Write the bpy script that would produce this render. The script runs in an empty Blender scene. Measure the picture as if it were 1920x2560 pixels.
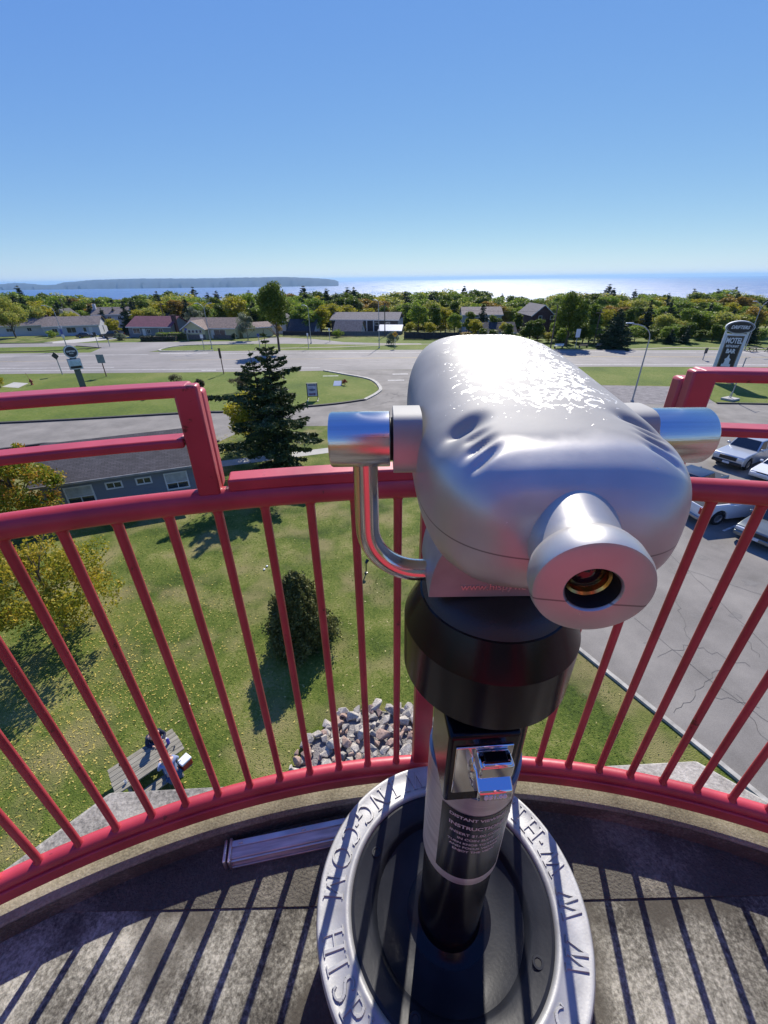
import bpy, bmesh, math, random
import numpy as np
from mathutils import Matrix, Vector, geometry
R = math.radians
random.seed(7)
rng = np.random.default_rng(7)
scn = bpy.context.scene
COL = scn.collection

# ------------------------------------------------------------------ camera, sky, sun, exposure
PITCH, ROLL, FPX = R(29.2), R(0.7), 1041.6
CAMZ = 13.0
_fw = np.array([0, math.cos(PITCH), -math.sin(PITCH)]); _up = np.array([0, math.sin(PITCH), math.cos(PITCH)]); _rt = np.array([1., 0, 0])
_c, _s = math.cos(ROLL), math.sin(ROLL)
cr = _rt*_c - _up*_s; cu = _rt*_s + _up*_c
cd = bpy.data.cameras.new('camera'); cam = bpy.data.objects.new('camera', cd); COL.objects.link(cam)
cam.matrix_world = Matrix(((cr[0], cu[0], -_fw[0], 0), (cr[1], cu[1], -_fw[1], 0), (cr[2], cu[2], -_fw[2], CAMZ), (0, 0, 0, 1)))
cd.sensor_fit = 'HORIZONTAL'; cd.sensor_width = 36; cd.lens = FPX/1920*36
cd.clip_start = 0.02; cd.clip_end = 90000
scn.camera = cam

SUN_AZ, SUN_EL = R(12), R(41)
w = bpy.data.worlds.new('World'); scn.world = w; w.use_nodes = True
nt = w.node_tree; bg = nt.nodes['Background']
sky = nt.nodes.new('ShaderNodeTexSky'); sky.sky_type = 'NISHITA'; sky.sun_disc = False
sky.sun_elevation = SUN_EL; sky.sun_rotation = SUN_AZ
sky.altitude = 0; sky.air_density = 0.6; sky.dust_density = 0.0; sky.ozone_density = 5.0
sp0 = nt.nodes.new('ShaderNodeSeparateColor'); cb0 = nt.nodes.new('ShaderNodeCombineColor')
nt.links.new(sky.outputs[0], sp0.inputs[0])
for k_, (g_, m_) in enumerate(((0.86, 0.93), (0.65, 1.39), (0.18, 4.05))):     # the photograph's flatter, bluer rendering of the sky
    pw = nt.nodes.new('ShaderNodeMath'); pw.operation = 'POWER'; pw.inputs[1].default_value = g_
    mu = nt.nodes.new('ShaderNodeMath'); mu.operation = 'MULTIPLY'; mu.inputs[1].default_value = m_
    nt.links.new(sp0.outputs[k_], pw.inputs[0]); nt.links.new(pw.outputs[0], mu.inputs[0]); nt.links.new(mu.outputs[0], cb0.inputs[k_])
nt.links.new(cb0.outputs[0], bg.inputs[0])
bg.inputs[1].default_value = 0.104
sl = bpy.data.lights.new('sun', 'SUN'); sl.energy = 5.0; sl.angle = R(0.53); sl.color = (1, 0.94, 0.84)
so = bpy.data.objects.new('sun', sl); COL.objects.link(so)
sd = Vector((math.sin(SUN_AZ)*math.cos(SUN_EL), math.cos(SUN_AZ)*math.cos(SUN_EL), math.sin(SUN_EL)))
so.rotation_euler = sd.to_track_quat('Z', 'Y').to_euler(); so.location = (0, 0, 60)
scn.view_settings.view_transform = 'Standard'; scn.view_settings.look = 'None'
scn.view_settings.exposure = 0.44; scn.view_settings.gamma = 1

# ------------------------------------------------------------------ helpers
def ray(x, y):
    u = x*1.15732-960; v = 1280-y*1.15732
    d = cr*u + cu*v + _fw*FPX
    return d/np.linalg.norm(d)
def at(x, y, z=0.0):
    "point of the level z seen at (x, y) of the 1659 px wide picture"
    d = ray(x, y); t = (z-CAMZ)/d[2]
    return (d[0]*t, d[1]*t)
def atY(x, y, Y):
    d = ray(x, y); t = Y/d[1]
    return (d[0]*t, Y, CAMZ+d[2]*t)

def tag(o, label=None, cat=None, group=None, kind=None):
    if label: o['label'] = label
    if cat: o['category'] = cat
    if group: o['group'] = group
    if kind: o['kind'] = kind
    return o
def thing(name, label, cat, loc=(0, 0, 0), rz=0, group=None):
    o = bpy.data.objects.new(name, None); COL.objects.link(o); o.empty_display_size = 0.2
    o.location = loc; o.rotation_euler = (0, 0, rz)
    return tag(o, label, cat, group)
def children(o): return [c for c in list(bpy.data.objects) if c.parent == o]
def dup(root, loc=None, rz=None, label=None, group=None, scale=None, name=None):
    kids = root.get('_k')
    r = root.copy(); COL.objects.link(r)
    if loc is not None: r.location = loc
    if rz is not None: r.rotation_euler = (root.rotation_euler[0], root.rotation_euler[1], rz)
    if scale is not None: r.scale = scale if hasattr(scale, '__len__') else (scale,)*3
    if label: r['label'] = label
    if group: r['group'] = group
    for ch in KIDS.get(root.name, []):
        c = ch.copy(); COL.objects.link(c); c.parent = r
        for g in KIDS.get(ch.name, []):
            d = g.copy(); COL.objects.link(d); d.parent = c
    return r
KIDS = {}
MATS = {}
def NN(t, n, **kw):
    nd = t.nodes.new(n)
    for k, v in kw.items(): setattr(nd, k, v)
    return nd
def mat(name, col, rough=0.6, metal=0.0, var=0.18, vs=3.0, bump=0.0, bs=40.0, col2=None, spec=0.5, coat=0.0, detail=4, stretch=None, island=0.0, aniso=0):
    if name in MATS: return MATS[name]
    m = bpy.data.materials.new(name); m.use_nodes = True; MATS[name] = m
    t = m.node_tree; b = t.nodes['Principled BSDF']
    b.inputs['Roughness'].default_value = rough; b.inputs['Metallic'].default_value = metal
    b.inputs['Specular IOR Level'].default_value = spec; b.inputs['Coat Weight'].default_value = coat
    if aniso: b.inputs['Anisotropic'].default_value = aniso
    tc = NN(t, 'ShaderNodeTexCoord'); src = tc.outputs['Object']
    if stretch:
        mp = NN(t, 'ShaderNodeMapping'); mp.inputs['Scale'].default_value = stretch
        t.links.new(src, mp.inputs[0]); src = mp.outputs[0]
    nz = NN(t, 'ShaderNodeTexNoise'); nz.inputs['Scale'].default_value = vs; nz.inputs['Detail'].default_value = detail
    t.links.new(src, nz.inputs['Vector'])
    mr = NN(t, 'ShaderNodeMapRange'); mr.inputs[1].default_value = 0.3; mr.inputs[2].default_value = 0.7
    t.links.new(nz.outputs[0], mr.inputs[0])
    mx = NN(t, 'ShaderNodeMix', data_type='RGBA')
    c = col
    c2 = col2 if col2 else tuple(min(1, v*(1-var*1.4)) for v in c)
    c1 = tuple(min(1, v*(1+var)) for v in c) if not col2 else c
    mx.inputs[6].default_value = (*c1, 1); mx.inputs[7].default_value = (*c2, 1)
    t.links.new(mr.outputs[0], mx.inputs[0])
    out = mx.outputs[2]
    if island:
        gm = NN(t, 'ShaderNodeNewGeometry'); mr2 = NN(t, 'ShaderNodeMapRange')
        mr2.inputs[3].default_value = 1-island; mr2.inputs[4].default_value = 1+island
        t.links.new(gm.outputs['Random Per Island'], mr2.inputs[0])
        h2 = NN(t, 'ShaderNodeHueSaturation'); t.links.new(mr2.outputs[0], h2.inputs['Value']); t.links.new(out, h2.inputs['Color'])
        out = h2.outputs[0]
    t.links.new(out, b.inputs['Base Color'])
    if bump:
        n2 = NN(t, 'ShaderNodeTexNoise'); n2.inputs['Scale'].default_value = bs; n2.inputs['Detail'].default_value = 3
        t.links.new(src, n2.inputs['Vector'])
        bp = NN(t, 'ShaderNodeBump'); bp.inputs['Strength'].default_value = bump; bp.inputs['Distance'].default_value = 0.3/bs
        t.links.new(n2.outputs[0], bp.inputs['Height']); t.links.new(bp.outputs[0], b.inputs['Normal'])
    return m
def emis(name, col): return mat(name, col)

class MB:
    def __init__(s): s.v = []; s.f = []
    def add(s, vs, fs, M=None):
        n = len(s.v)
        if M is not None: vs = [tuple(M @ Vector(p)) for p in vs]
        s.v.extend([tuple(p) for p in vs]); s.f.extend([tuple(i+n for i in f) for f in fs]); return s
    def box(s, c, d, rz=0, M=None):
        x, y, z = [k/2 for k in d]; ca, sa = math.cos(rz), math.sin(rz)
        vs = []
        for dz in (-z, z):
            for dx, dy in ((-x, -y), (x, -y), (x, y), (-x, y)):
                vs.append((c[0]+dx*ca-dy*sa, c[1]+dx*sa+dy*ca, c[2]+dz))
        return s.add(vs, [(3, 2, 1, 0), (4, 5, 6, 7), (0, 1, 5, 4), (1, 2, 6, 5), (2, 3, 7, 6), (3, 0, 4, 7)], M)
    def quad(s, a, b, c, d): return s.add([a, b, c, d], [(0, 1, 2, 3)])
    def tube(s, pts, r, n=12, closed=False, caps=True):
        pts = [Vector(p) for p in pts]; k = len(pts)
        rs = r if hasattr(r, '__len__') else [r]*k
        vs = []; prev = None
        for i, p in enumerate(pts):
            if closed: t = pts[(i+1) % k]-pts[i-1]
            else: t = pts[min(i+1, k-1)]-pts[max(i-1, 0)]
            t.normalize()
            if prev is None:
                a = Vector((0, 0, 1)) if abs(t.z) < 0.9 else Vector((1, 0, 0))
                prev = (a - t*a.dot(t)).normalized()
            else: prev = (prev - t*prev.dot(t)).normalized()
            q = t.cross(prev)
            for j in range(n):
                an = 2*math.pi*j/n
                vs.append(p+(prev*math.cos(an)+q*math.sin(an))*rs[i])
        fs = []
        for i in range(k if closed else k-1):
            a = i*n; b = ((i+1) % k)*n
            for j in range(n): fs.append((a+j, a+(j+1) % n, b+(j+1) % n, b+j))
        if caps and not closed: fs += [tuple(range(n-1, -1, -1)), tuple((k-1)*n+j for j in range(n))]
        return s.add(vs, fs)
    def lathe(s, prof, n=32, M=None, a0=0, a1=2*math.pi):
        full = abs(a1-a0-2*math.pi) < 1e-6; vs = []; m = n if full else n+1
        for r_, z in prof:
            for j in range(m):
                an = a0+(a1-a0)*j/n; vs.append((r_*math.cos(an), r_*math.sin(an), z))
        fs = []
        for i in range(len(prof)-1):
            for j in range(n):
                fs.append((i*m+j, i*m+(j+1) % m, (i+1)*m+(j+1) % m, (i+1)*m+j))
        return s.add(vs, fs, M)
    def prism(s, poly, z0, z1, M=None, caps=True):
        n = len(poly)
        ar = sum(poly[i][0]*poly[(i+1) % n][1]-poly[(i+1) % n][0]*poly[i][1] for i in range(n))
        if ar < 0: poly = poly[::-1]
        vs = [(p[0], p[1], z0) for p in poly]+[(p[0], p[1], z1) for p in poly]
        fs = [(i, (i+1) % n, n+(i+1) % n, n+i) for i in range(n)]
        if caps:
            tri = geometry.tessellate_polygon([[Vector((p[0], p[1], 0)) for p in poly]])
            for t in tri:
                a, b, c = [poly[k] for k in t]
                if (b[0]-a[0])*(c[1]-a[1])-(b[1]-a[1])*(c[0]-a[0]) < 0: t = t[::-1]
                fs.append(tuple(k+n for k in t)); fs.append(tuple(t[::-1]))
        return s.add(vs, fs, M)
    def sheet(s, poly, z):
        tri = geometry.tessellate_polygon([[Vector((p[0], p[1], 0)) for p in poly]])
        fs = []
        for t in tri:
            a, b, c = [poly[k] for k in t]
            if (b[0]-a[0])*(c[1]-a[1])-(b[1]-a[1])*(c[0]-a[0]) < 0: t = t[::-1]
            fs.append(tuple(t))
        return s.add([(p[0], p[1], z) for p in poly], fs)
    def build(s, name, m, parent=None, bevel=0, seg=2, smooth=38, org=None, M=None):
        me = bpy.data.meshes.new(name)
        vs = s.v
        if org is not None: vs = [(a-org[0], b-org[1], c-org[2]) for a, b, c in vs]
        if M is not None: vs = [tuple(M @ Vector(p)) for p in vs]
        me.from_pydata(vs, [], s.f); me.update()
        if m: me.materials.append(m)
        if smooth:
            me.shade_smooth(); me.set_sharp_from_angle(angle=R(smooth))
        o = bpy.data.objects.new(name, me); COL.objects.link(o)
        if parent is not None:
            o.parent = parent; KIDS.setdefault(parent.name, []).append(o)
        if bevel:
            b = o.modifiers.new('bevel', 'BEVEL'); b.width = bevel; b.segments = seg; b.limit_method = 'ANGLE'; b.angle_limit = R(35)
            b.harden_normals = False
        return o
def npmesh(name, verts, faces, m, parent=None, smooth=False, mi=None):
    me = bpy.data.meshes.new(name); nv = len(verts); k = faces.shape[1]; nf = len(faces)
    me.vertices.add(nv); me.vertices.foreach_set('co', np.asarray(verts, dtype=np.float32).ravel())
    me.loops.add(nf*k); me.loops.foreach_set('vertex_index', faces.astype(np.int32).ravel())
    me.polygons.add(nf); me.polygons.foreach_set('loop_start', np.arange(0, nf*k, k, dtype=np.int32))
    me.polygons.foreach_set('loop_total', np.full(nf, k, dtype=np.int32))
    if mi is not None: me.polygons.foreach_set('material_index', mi.astype(np.int32))
    me.update(calc_edges=True); me.validate()
    for q in (m if isinstance(m, (list, tuple)) else [m]): me.materials.append(q)
    if smooth: me.shade_smooth()
    o = bpy.data.objects.new(name, me); COL.objects.link(o)
    if parent is not None: o.parent = parent; KIDS.setdefault(parent.name, []).append(o)
    return o
def text_mb(txt, size, depth=0.0, M=None, align='CENTER', bold=0.0, shear=0.0, xs=1.0, space=1.0):
    cu_ = bpy.data.curves.new('t', 'FONT'); cu_.body = txt; cu_.size = size; cu_.align_x = align; cu_.align_y = 'CENTER'
    cu_.extrude = depth/2; cu_.offset = bold; cu_.shear = shear; cu_.space_character = space; cu_.resolution_u = 3
    ob = bpy.data.objects.new('t', cu_); COL.objects.link(ob)
    dg = bpy.context.evaluated_depsgraph_get(); me = bpy.data.meshes.new_from_object(ob.evaluated_get(dg))
    vs = [(v.co.x*xs, v.co.y, v.co.z) for v in me.vertices]; fs = [tuple(p.vertices) for p in me.polygons]
    bpy.data.objects.remove(ob); bpy.data.curves.remove(cu_); bpy.data.meshes.remove(me)
    b = MB(); b.add(vs, fs, M); return b
def structure(name, mb, m, label=None, smooth=0):
    o = mb.build(name, m, smooth=smooth); o['kind'] = 'structure'; return o

# ------------------------------------------------------------------ ground materials
def ground_mat(name, stops, s1, s2, bump=0.3, bs=60, rough=0.9, s3=None, c3=None, t3=(0.62, 0.68), f3=1.0):
    m = bpy.data.materials.new(name); m.use_nodes = True; t = m.node_tree; b = t.nodes['Principled BSDF']
    b.inputs['Roughness'].default_value = rough; b.inputs['Specular IOR Level'].default_value = 0.25
    tc = NN(t, 'ShaderNodeTexCoord')
    n1 = NN(t, 'ShaderNodeTexNoise'); n1.inputs['Scale'].default_value = s1; n1.inputs['Detail'].default_value = 5; n1.inputs['Roughness'].default_value = 0.6
    n2 = NN(t, 'ShaderNodeTexNoise'); n2.inputs['Scale'].default_value = s2; n2.inputs['Detail'].default_value = 6; n2.inputs['Roughness'].default_value = 0.7
    for n in (n1, n2): t.links.new(tc.outputs['Object'], n.inputs['Vector'])
    mxf = NN(t, 'ShaderNodeMix', data_type='FLOAT'); mxf.inputs[0].default_value = 0.42
    t.links.new(n1.outputs[0], mxf.inputs[2]); t.links.new(n2.outputs[0], mxf.inputs[3])
    cr_ = NN(t, 'ShaderNodeValToRGB'); e = cr_.color_ramp.elements
    while len(e) < len(stops): e.new(0.5)
    for k, (p, c) in enumerate(stops): e[k].position = p; e[k].color = (*c, 1)
    t.links.new(mxf.outputs[0], cr_.inputs[0]); out = cr_.outputs[0]
    if s3:
        n3 = NN(t, 'ShaderNodeTexNoise'); n3.inputs['Scale'].default_value = s3; n3.inputs['Detail'].default_value = 3
        t.links.new(tc.outputs['Object'], n3.inputs['Vector'])
        mr = NN(t, 'ShaderNodeMapRange'); mr.inputs[1].default_value = t3[0]; mr.inputs[2].default_value = t3[1]; mr.inputs[4].default_value = f3
        t.links.new(n3.outputs[0], mr.inputs[0]); mx = NN(t, 'ShaderNodeMix', data_type='RGBA')
        t.links.new(mr.outputs[0], mx.inputs[0]); t.links.new(out, mx.inputs[6]); mx.inputs[7].default_value = (*c3, 1); out = mx.outputs[2]
    t.links.new(out, b.inputs['Base Color'])
    nb = NN(t, 'ShaderNodeTexNoise'); nb.inputs['Scale'].default_value = bs; nb.inputs['Detail'].default_value = 4
    t.links.new(tc.outputs['Object'], nb.inputs['Vector'])
    bp = NN(t, 'ShaderNodeBump'); bp.inputs['Strength'].default_value = bump; bp.inputs['Distance'].default_value = 1.5/bs
    t.links.new(nb.outputs[0], bp.inputs['Height']); t.links.new(bp.outputs[0], b.inputs['Normal'])
    return m
GRASS = ground_mat('lawn_grass', [(0.37, (0.030, 0.052, 0.005)), (0.46, (0.070, 0.105, 0.011)), (0.53, (0.125, 0.152, 0.024)), (0.62, (0.235, 0.22, 0.075))],
                   0.35, 9.0, bump=0.9, bs=26, s3=0.42, c3=(0.25, 0.205, 0.09), t3=(0.48, 0.66), f3=0.7)
GRASS2 = ground_mat('verge_grass', [(0.38, (0.062, 0.102, 0.009)), (0.5, (0.105, 0.145, 0.016)), (0.62, (0.165, 0.18, 0.04))], 0.12, 2.5, bump=0.6, bs=12)
ASPH = ground_mat('old_asphalt', [(0.36, (0.14, 0.13, 0.115)), (0.5, (0.205, 0.19, 0.17)), (0.64, (0.27, 0.25, 0.22))], 0.35, 30.0, bump=0.35, bs=70, rough=0.85)
ROADM = ground_mat('highway_asphalt', [(0.36, (0.17, 0.16, 0.15)), (0.5, (0.23, 0.215, 0.20)), (0.64, (0.29, 0.27, 0.255))], 0.08, 14.0, bump=0.2, bs=50, rough=0.8)
GRAV = ground_mat('loose_gravel', [(0.3, (0.13, 0.12, 0.12)), (0.5, (0.22, 0.205, 0.20)), (0.7, (0.33, 0.31, 0.30))], 1.2, 14.0, bump=0.9, bs=16)
CONC = ground_mat('pale_concrete', [(0.3, (0.33, 0.32, 0.29)), (0.7, (0.48, 0.46, 0.42))], 0.6, 16.0, bump=0.3, bs=60)
DIRTY = ground_mat('worn_path', [(0.3, (0.24, 0.21, 0.17)), (0.7, (0.40, 0.36, 0.30))], 0.5, 8.0, bump=0.3, bs=30)

# ------------------------------------------------------------------ terrain, roads
def gz(y, x=0):
    if y < 114: return 0.0
    if y < 135: return -0.0016*(y-114)**2
    return -0.7056-(y-135)*0.075 if y < 470 else max(-94, -25.83-(y-470)*0.18)
xs_ = np.concatenate([np.linspace(-2600, -300, 12), np.linspace(-260, 260, 27), np.linspace(300, 2600, 12)])
ys_ = np.concatenate([[-400, -60, 0, 60], np.linspace(113, 137, 9), np.linspace(150, 480, 12), [600, 860, 1000]])
vs = np.array([(x, y, gz(y)) for y in ys_ for x in xs_]); nx = len(xs_)
fs = np.array([(j*nx+i, j*nx+i+1, (j+1)*nx+i+1, (j+1)*nx+i) for j in range(len(ys_)-1) for i in range(nx-1)])
tag(npmesh('ground', vs, fs, GRASS), kind='structure')

WAT = bpy.data.materials.new('lake_water'); WAT.use_nodes = True; t = WAT.node_tree; b = t.nodes['Principled BSDF']
b.inputs['Base Color'].default_value = (0.012, 0.075, 0.24, 1); b.inputs['Roughness'].default_value = 0.41; b.inputs['IOR'].default_value = 1.36; b.inputs['Specular IOR Level'].default_value = 0.9
tc = NN(t, 'ShaderNodeTexCoord'); mp = NN(t, 'ShaderNodeMapping'); mp.inputs['Scale'].default_value = (1, 0.45, 1)
t.links.new(tc.outputs['Object'], mp.inputs[0])
nA = NN(t, 'ShaderNodeTexNoise'); nA.inputs['Scale'].default_value = 0.02; nA.inputs['Detail'].default_value = 9; nA.inputs['Roughness'].default_value = 0.75
t.links.new(mp.outputs[0], nA.inputs['Vector'])
bp = NN(t, 'ShaderNodeBump'); bp.inputs['Strength'].default_value = 1.0; bp.inputs['Distance'].default_value = 9.0
t.links.new(nA.outputs[0], bp.inputs['Height']); t.links.new(bp.outputs[0], b.inputs['Normal'])
nR = NN(t, 'ShaderNodeTexNoise'); nR.inputs['Scale'].default_value = 0.006; nR.inputs['Detail'].default_value = 8; nR.inputs['Roughness'].default_value = 0.8
mpR = NN(t, 'ShaderNodeMapping'); mpR.inputs['Scale'].default_value = (1.0, 0.22, 1); t.links.new(tc.outputs['Object'], mpR.inputs[0]); t.links.new(mpR.outputs[0], nR.inputs['Vector'])
mR = NN(t, 'ShaderNodeMapRange'); mR.inputs[1].default_value = 0.38; mR.inputs[2].default_value = 0.62; mR.inputs[3].default_value = 0.27; mR.inputs[4].default_value = 0.58
t.links.new(nR.outputs[0], mR.inputs[0]); t.links.new(mR.outputs[0], b.inputs['Roughness'])
wm = MB(); wm.add([(-45000, 800, -92), (45000, 800, -92), (45000, 45000, -92), (-45000, 45000, -92)], [(0, 1, 2, 3)])
structure('lake_water', wm, WAT)

hw_far = [(-400, 99), (-81, 94.5), (-22, 94.3), (30, 91.5), (70.6, 87), (400, 48)]
hw_near = [(-400, 76), (-63, 71.5), (-20, 70.8), (36, 71.6), (62, 69.5), (400, 28)]
structure('highway', MB().sheet(hw_near+hw_far[::-1], 0.012), ROADM)
def lerp_line(L, x):
    for (a, b) in zip(L, L[1:]):
        if a[0] <= x <= b[0]: return a[1]+(b[1]-a[1])*(x-a[0])/(b[0]-a[0])
def hwline(f, x): return lerp_line(hw_near, x)*(1-f)+lerp_line(hw_far, x)*f
MARKW = mat('road_paint_white', (0.62, 0.61, 0.58), 0.7, var=0.25, vs=2.5)
MARKY = mat('road_paint_yellow', (0.42, 0.30, 0.10), 0.7, var=0.25, vs=2.5)
def hwstripe(mb, f, x0, x1, wd, z=0.018):
    n = max(1, int((x1-x0)/12)); X = [x0+(x1-x0)*i/n for i in range(n+1)]
    mb.sheet([(x, hwline(f, x)-wd/2) for x in X]+[(x, hwline(f, x)+wd/2) for x in X[::-1]], z)
mw = MB()
for x0, x1 in ((-250, -48), (-33, 250)): hwstripe(mw, 0.84, x0, x1, 0.22)
for x0, x1 in ((-250, -10.5), (18, 250)): hwstripe(mw, 0.115, x0, x1, 0.2)
hwstripe(mw, 0.22, -250, -47, 0.2)
hwstripe(mw, 0.88, -46, -36, 0.4)
for x, y in ((-29, 71.9), (-8, 66), (2.8, 66.8), (2, 62.3)):
    mw.box((x, y+0.6, 0.017), (2.4, 0.3, 0.004))
my = MB()
hwstripe(my, 0.52, -40, 250, 0.16); hwstripe(my, 0.545, -250, -60, 0.16); hwstripe(my, 0.545, -10, 250, 0.16)
structure('road_markings', mw, MARKW); structure('centre_markings', my, MARKY)

edge = [(14.5, -1.2), (10.03, 7.42), (7.65, 11.88), (5.2, 17), (3.4, 23), (2.4, 30), (1.4, 36), (-1.6, 39.8), (-5.8, 41.4), (-10.5, 41.4), (-14.2, 39.6), (-15.2, 37), at(93, 960), at(0, 972), (-62, 33)]
isl = [(-200, 43), (-62, 42.6), (-40.8, 43.6), (-22, 46.6), (-17, 47), (-7, 49.3), (-2.2, 51.6), (-0.7, 55), (-0.3, 58), (-1.8, 63.6), (-6.3, 68.0), (-9.5, 70.9)]
rl = [(15.5, 71.1), (13.6, 66), (14.5, 60.5), (17, 58.6), (30, 58.1), (40, 56.7), at(1500, 846), at(1518, 853), at(1548, 872), at(1659, 874), (200, 40)]
structure('parking_lot', MB().sheet([(200, -40), (40, -40)]+edge+[(-200, 31)]+isl+rl, 0.006), ASPH)
structure('gravel_patch', MB().sheet([(17, 58.2), (30, 57.7), (39.6, 56.4), at(1499, 847), at(1516, 854), at(1542, 871), at(1400, 873), at(1250, 874), (18, 49)], 0.014), GRAV)
structure('frontage_road', MB().sheet([(-300, 104.5), (-92, 104.0), (-72, 105.2), (-64, 101.5), (-62, 94.0), (-50, 94.0), (-48.5, 97), (-48, 101), (-45, 104.2), (-30, 105), (-22, 104.8),
    (-10, 102.5), (0, 101.0), (9, 100.5), (9, 102.5), (0, 103.8), (-9, 106.5), (-17, 113), (-26, 117.5), (-29, 117), (-31, 110.5), (-60, 111), (-300, 111.5)], 0.008), ROADM)
structure('footpath', MB().sheet([(-26, 97.0), (-12, 97.6), (2, 100.2), (12, 101), (12, 101.8), (2, 101.0), (-12, 98.4), (-26, 97.8)], 0.013), DIRTY)
structure('park_footpath', MB().sheet([(50, 89.6), (60, 90.9), (75, 88.4), (120, 82), (120, 83), (75, 89.4), (60, 91.9), (50, 90.4)], 0.012), DIRTY)
structure('house_driveway', MB().sheet([(-86, 111.2), (-76, 111.2), (-67, 122), (-76, 126), (-80, 120)], 0.010), CONC)
structure('sidewalk', MB().sheet([(-13.6, 30.8), (-5, 33.7), (1.6, 36.0), (1.5, 37.3), (-5, 35.0), (-13.6, 32.2)], 0.012), CONC)
KB = mat('asphalt_kerb', (0.035, 0.033, 0.035), 0.8, var=0.3, vs=4, bump=0.4, bs=20)
KC = mat('concrete_kerb', (0.40, 0.38, 0.33), 0.85, var=0.25, vs=3, bump=0.4, bs=20)
def kerb(name, line, wd, h, m):
    b = MB()
    P = [Vector((p[0], p[1])) for p in line]
    # refine
    L = []; Rr = []
    for i, p in enumerate(P):
        d = (P[min(i+1, len(P)-1)]-P[max(i-1, 0)]).normalized(); n = Vector((-d.y, d.x))
        L.append(p+n*wd/2); Rr.append(p-n*wd/2)
    vs = []
    for l, r_ in zip(L, Rr): vs += [(l.x, l.y, 0), (l.x, l.y, h), (r_.x, r_.y, h), (r_.x, r_.y, 0)]
    fs = []
    for i in range(len(P)-1):
        a = i*4; c = a+4
        fs += [(a, a+1, c+1, c), (a+1, a+2, c+2, c+1), (a+2, a+3, c+3, c+2)]
    fs += [(0, 3, 2, 1), (len(vs)-4, len(vs)-3, len(vs)-2, len(vs)-1)]
    b.add(vs, fs); return structure(name, b, m)
def smooth_line(L, n=6):
    out = []
    for i in range(len(L)-1):
        p0 = L[max(i-1, 0)]; p1 = L[i]; p2 = L[i+1]; p3 = L[min(i+2, len(L)-1)]
        for k in range(n):
            t = k/n
            out.append(tuple(0.5*((2*p1[j])+(-p0[j]+p2[j])*t+(2*p0[j]-5*p1[j]+4*p2[j]-p3[j])*t*t+(-p0[j]+3*p1[j]-3*p2[j]+p3[j])*t**3) for j in (0, 1)))
    return out+[L[-1]]
kerb('asphalt_kerb', smooth_line(isl[1:7]), 0.35, 0.16, KB)
kerb('island_kerb', smooth_line(isl[6:]), 0.45, 0.14, KC)
kerb('lawn_kerb', edge[:7], 0.16, 0.10, KC)
kerb('drive_kerb', edge[-4:], 0.3, 0.14, KB)
kerb('verge_kerb', rl[-3:], 0.25, 0.15, KB)
kerb('junction_kerb', smooth_line([(-30, 104.9), (-45, 104.1), (-48, 101), (-48.5, 97), (-46, 94.9), (-36, 94.8)]), 0.4, 0.14, KC)
kerb('frontage_kerb', [(-72, 105.2), (-64, 101.5), (-75, 96.5), (-110, 96.8)], 0.3, 0.12, KB)
kerb('lane_kerb', [(-300, 111.6), (-82, 111.5)], 0.3, 0.12, KB)
# bright verge patches (same flat grass, mown along the road)
structure('verge', MB().sheet([(-200, 43.2)]+[(p[0]-0.1, p[1]+0.1) for p in isl[1:7]]+[(-1.0, 55), (-0.6, 58), (-2.1, 63.5), (-6.5, 67.7), (-9.7, 70.5), (-20, 70.6), (-63, 71.3), (-200, 73.3)], 0.004), GRASS2)
structure('right_verge', MB().sheet([(15.8, 71.0), (14, 66), (14.8, 60.7), (17, 58.9), (30, 58.4), (40.3, 57), at(1502, 845), at(1520, 852), at(1550, 870), at(1659, 872), (200, 40.4), (200, 52), (62, 69.3), (36, 71.4)], 0.004), GRASS2)
structure('far_verge', MB().sheet([(-300, 114), (60, 114), (160, 100), (160, 78), (70.6, 87.3), (30, 91.8), (-22, 94.6), (-81, 94.8), (-300, 98)], 0.003), GRASS2)

# cracks in the asphalt of the parking lot
CRK = mat('crack_filler', (0.095, 0.09, 0.085), 0.9)
def crack(mb, a, b, n=14, jit=0.12, wd=0.016, z=0.012):
    pts = []
    for i in range(n+1):
        t = i/n; j = 0 if i in (0, n) else random.uniform(-jit, jit)
        d = Vector((b[0]-a[0], b[1]-a[1])); nrm = Vector((-d.y, d.x)).normalized()
        pts.append((a[0]+d.x*t+nrm.x*j, a[1]+d.y*t+nrm.y*j))
    for p, q in zip(pts, pts[1:]):
        d = Vector((q[0]-p[0], q[1]-p[1])); l = d.length; ang = math.atan2(d.y, d.x)
        mb.box(((p[0]+q[0])/2, (p[1]+q[1])/2, z), (l+0.01, wd*random.uniform(0.6, 1.2), 0.002), ang)
cm = MB()
def cl(x0, y0, x1, y1, **k): crack(cm, at(x0, y0), at(x1, y1), **k)
cl(1370, 1335, 1540, 1475, n=8, jit=0.02, wd=0.022); cl(1540, 1475, 1659, 1560, n=8, jit=0.02, wd=0.022)
cl(1455, 1540, 1560, 1440, n=16); cl(1560, 1440, 1659, 1300, n=12)
cl(1460, 1290, 1490, 1395, n=16, jit=0.1); cl(1480, 1230, 1659, 1290, n=10, jit=0.03); cl(1490, 1395, 1420, 1420, n=8)
cl(1500, 1395, 1620, 1440, n=12); cl(1590, 1500, 1659, 1600, n=10); cl(1530, 1500, 1640, 1530, n=12); cl(1430, 1180, 1659, 1400, n=18, jit=0.04)
cl(1600, 1350, 1640, 1420, n=10)
for k in range(16):
    a = (random.uniform(-5, 3), random.uniform(49.5, 55)); a = (max(a[0], -4+(a[1]-50)*1.0), a[1])
    crack(cm, a, (a[0]+random.uniform(-2, 2.5), a[1]+random.uniform(-2, 2)), n=8, jit=0.15, wd=0.05)
structure('asphalt_cracks', cm, CRK)
st_ = MB(); rs_ = random.Random(9)
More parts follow.
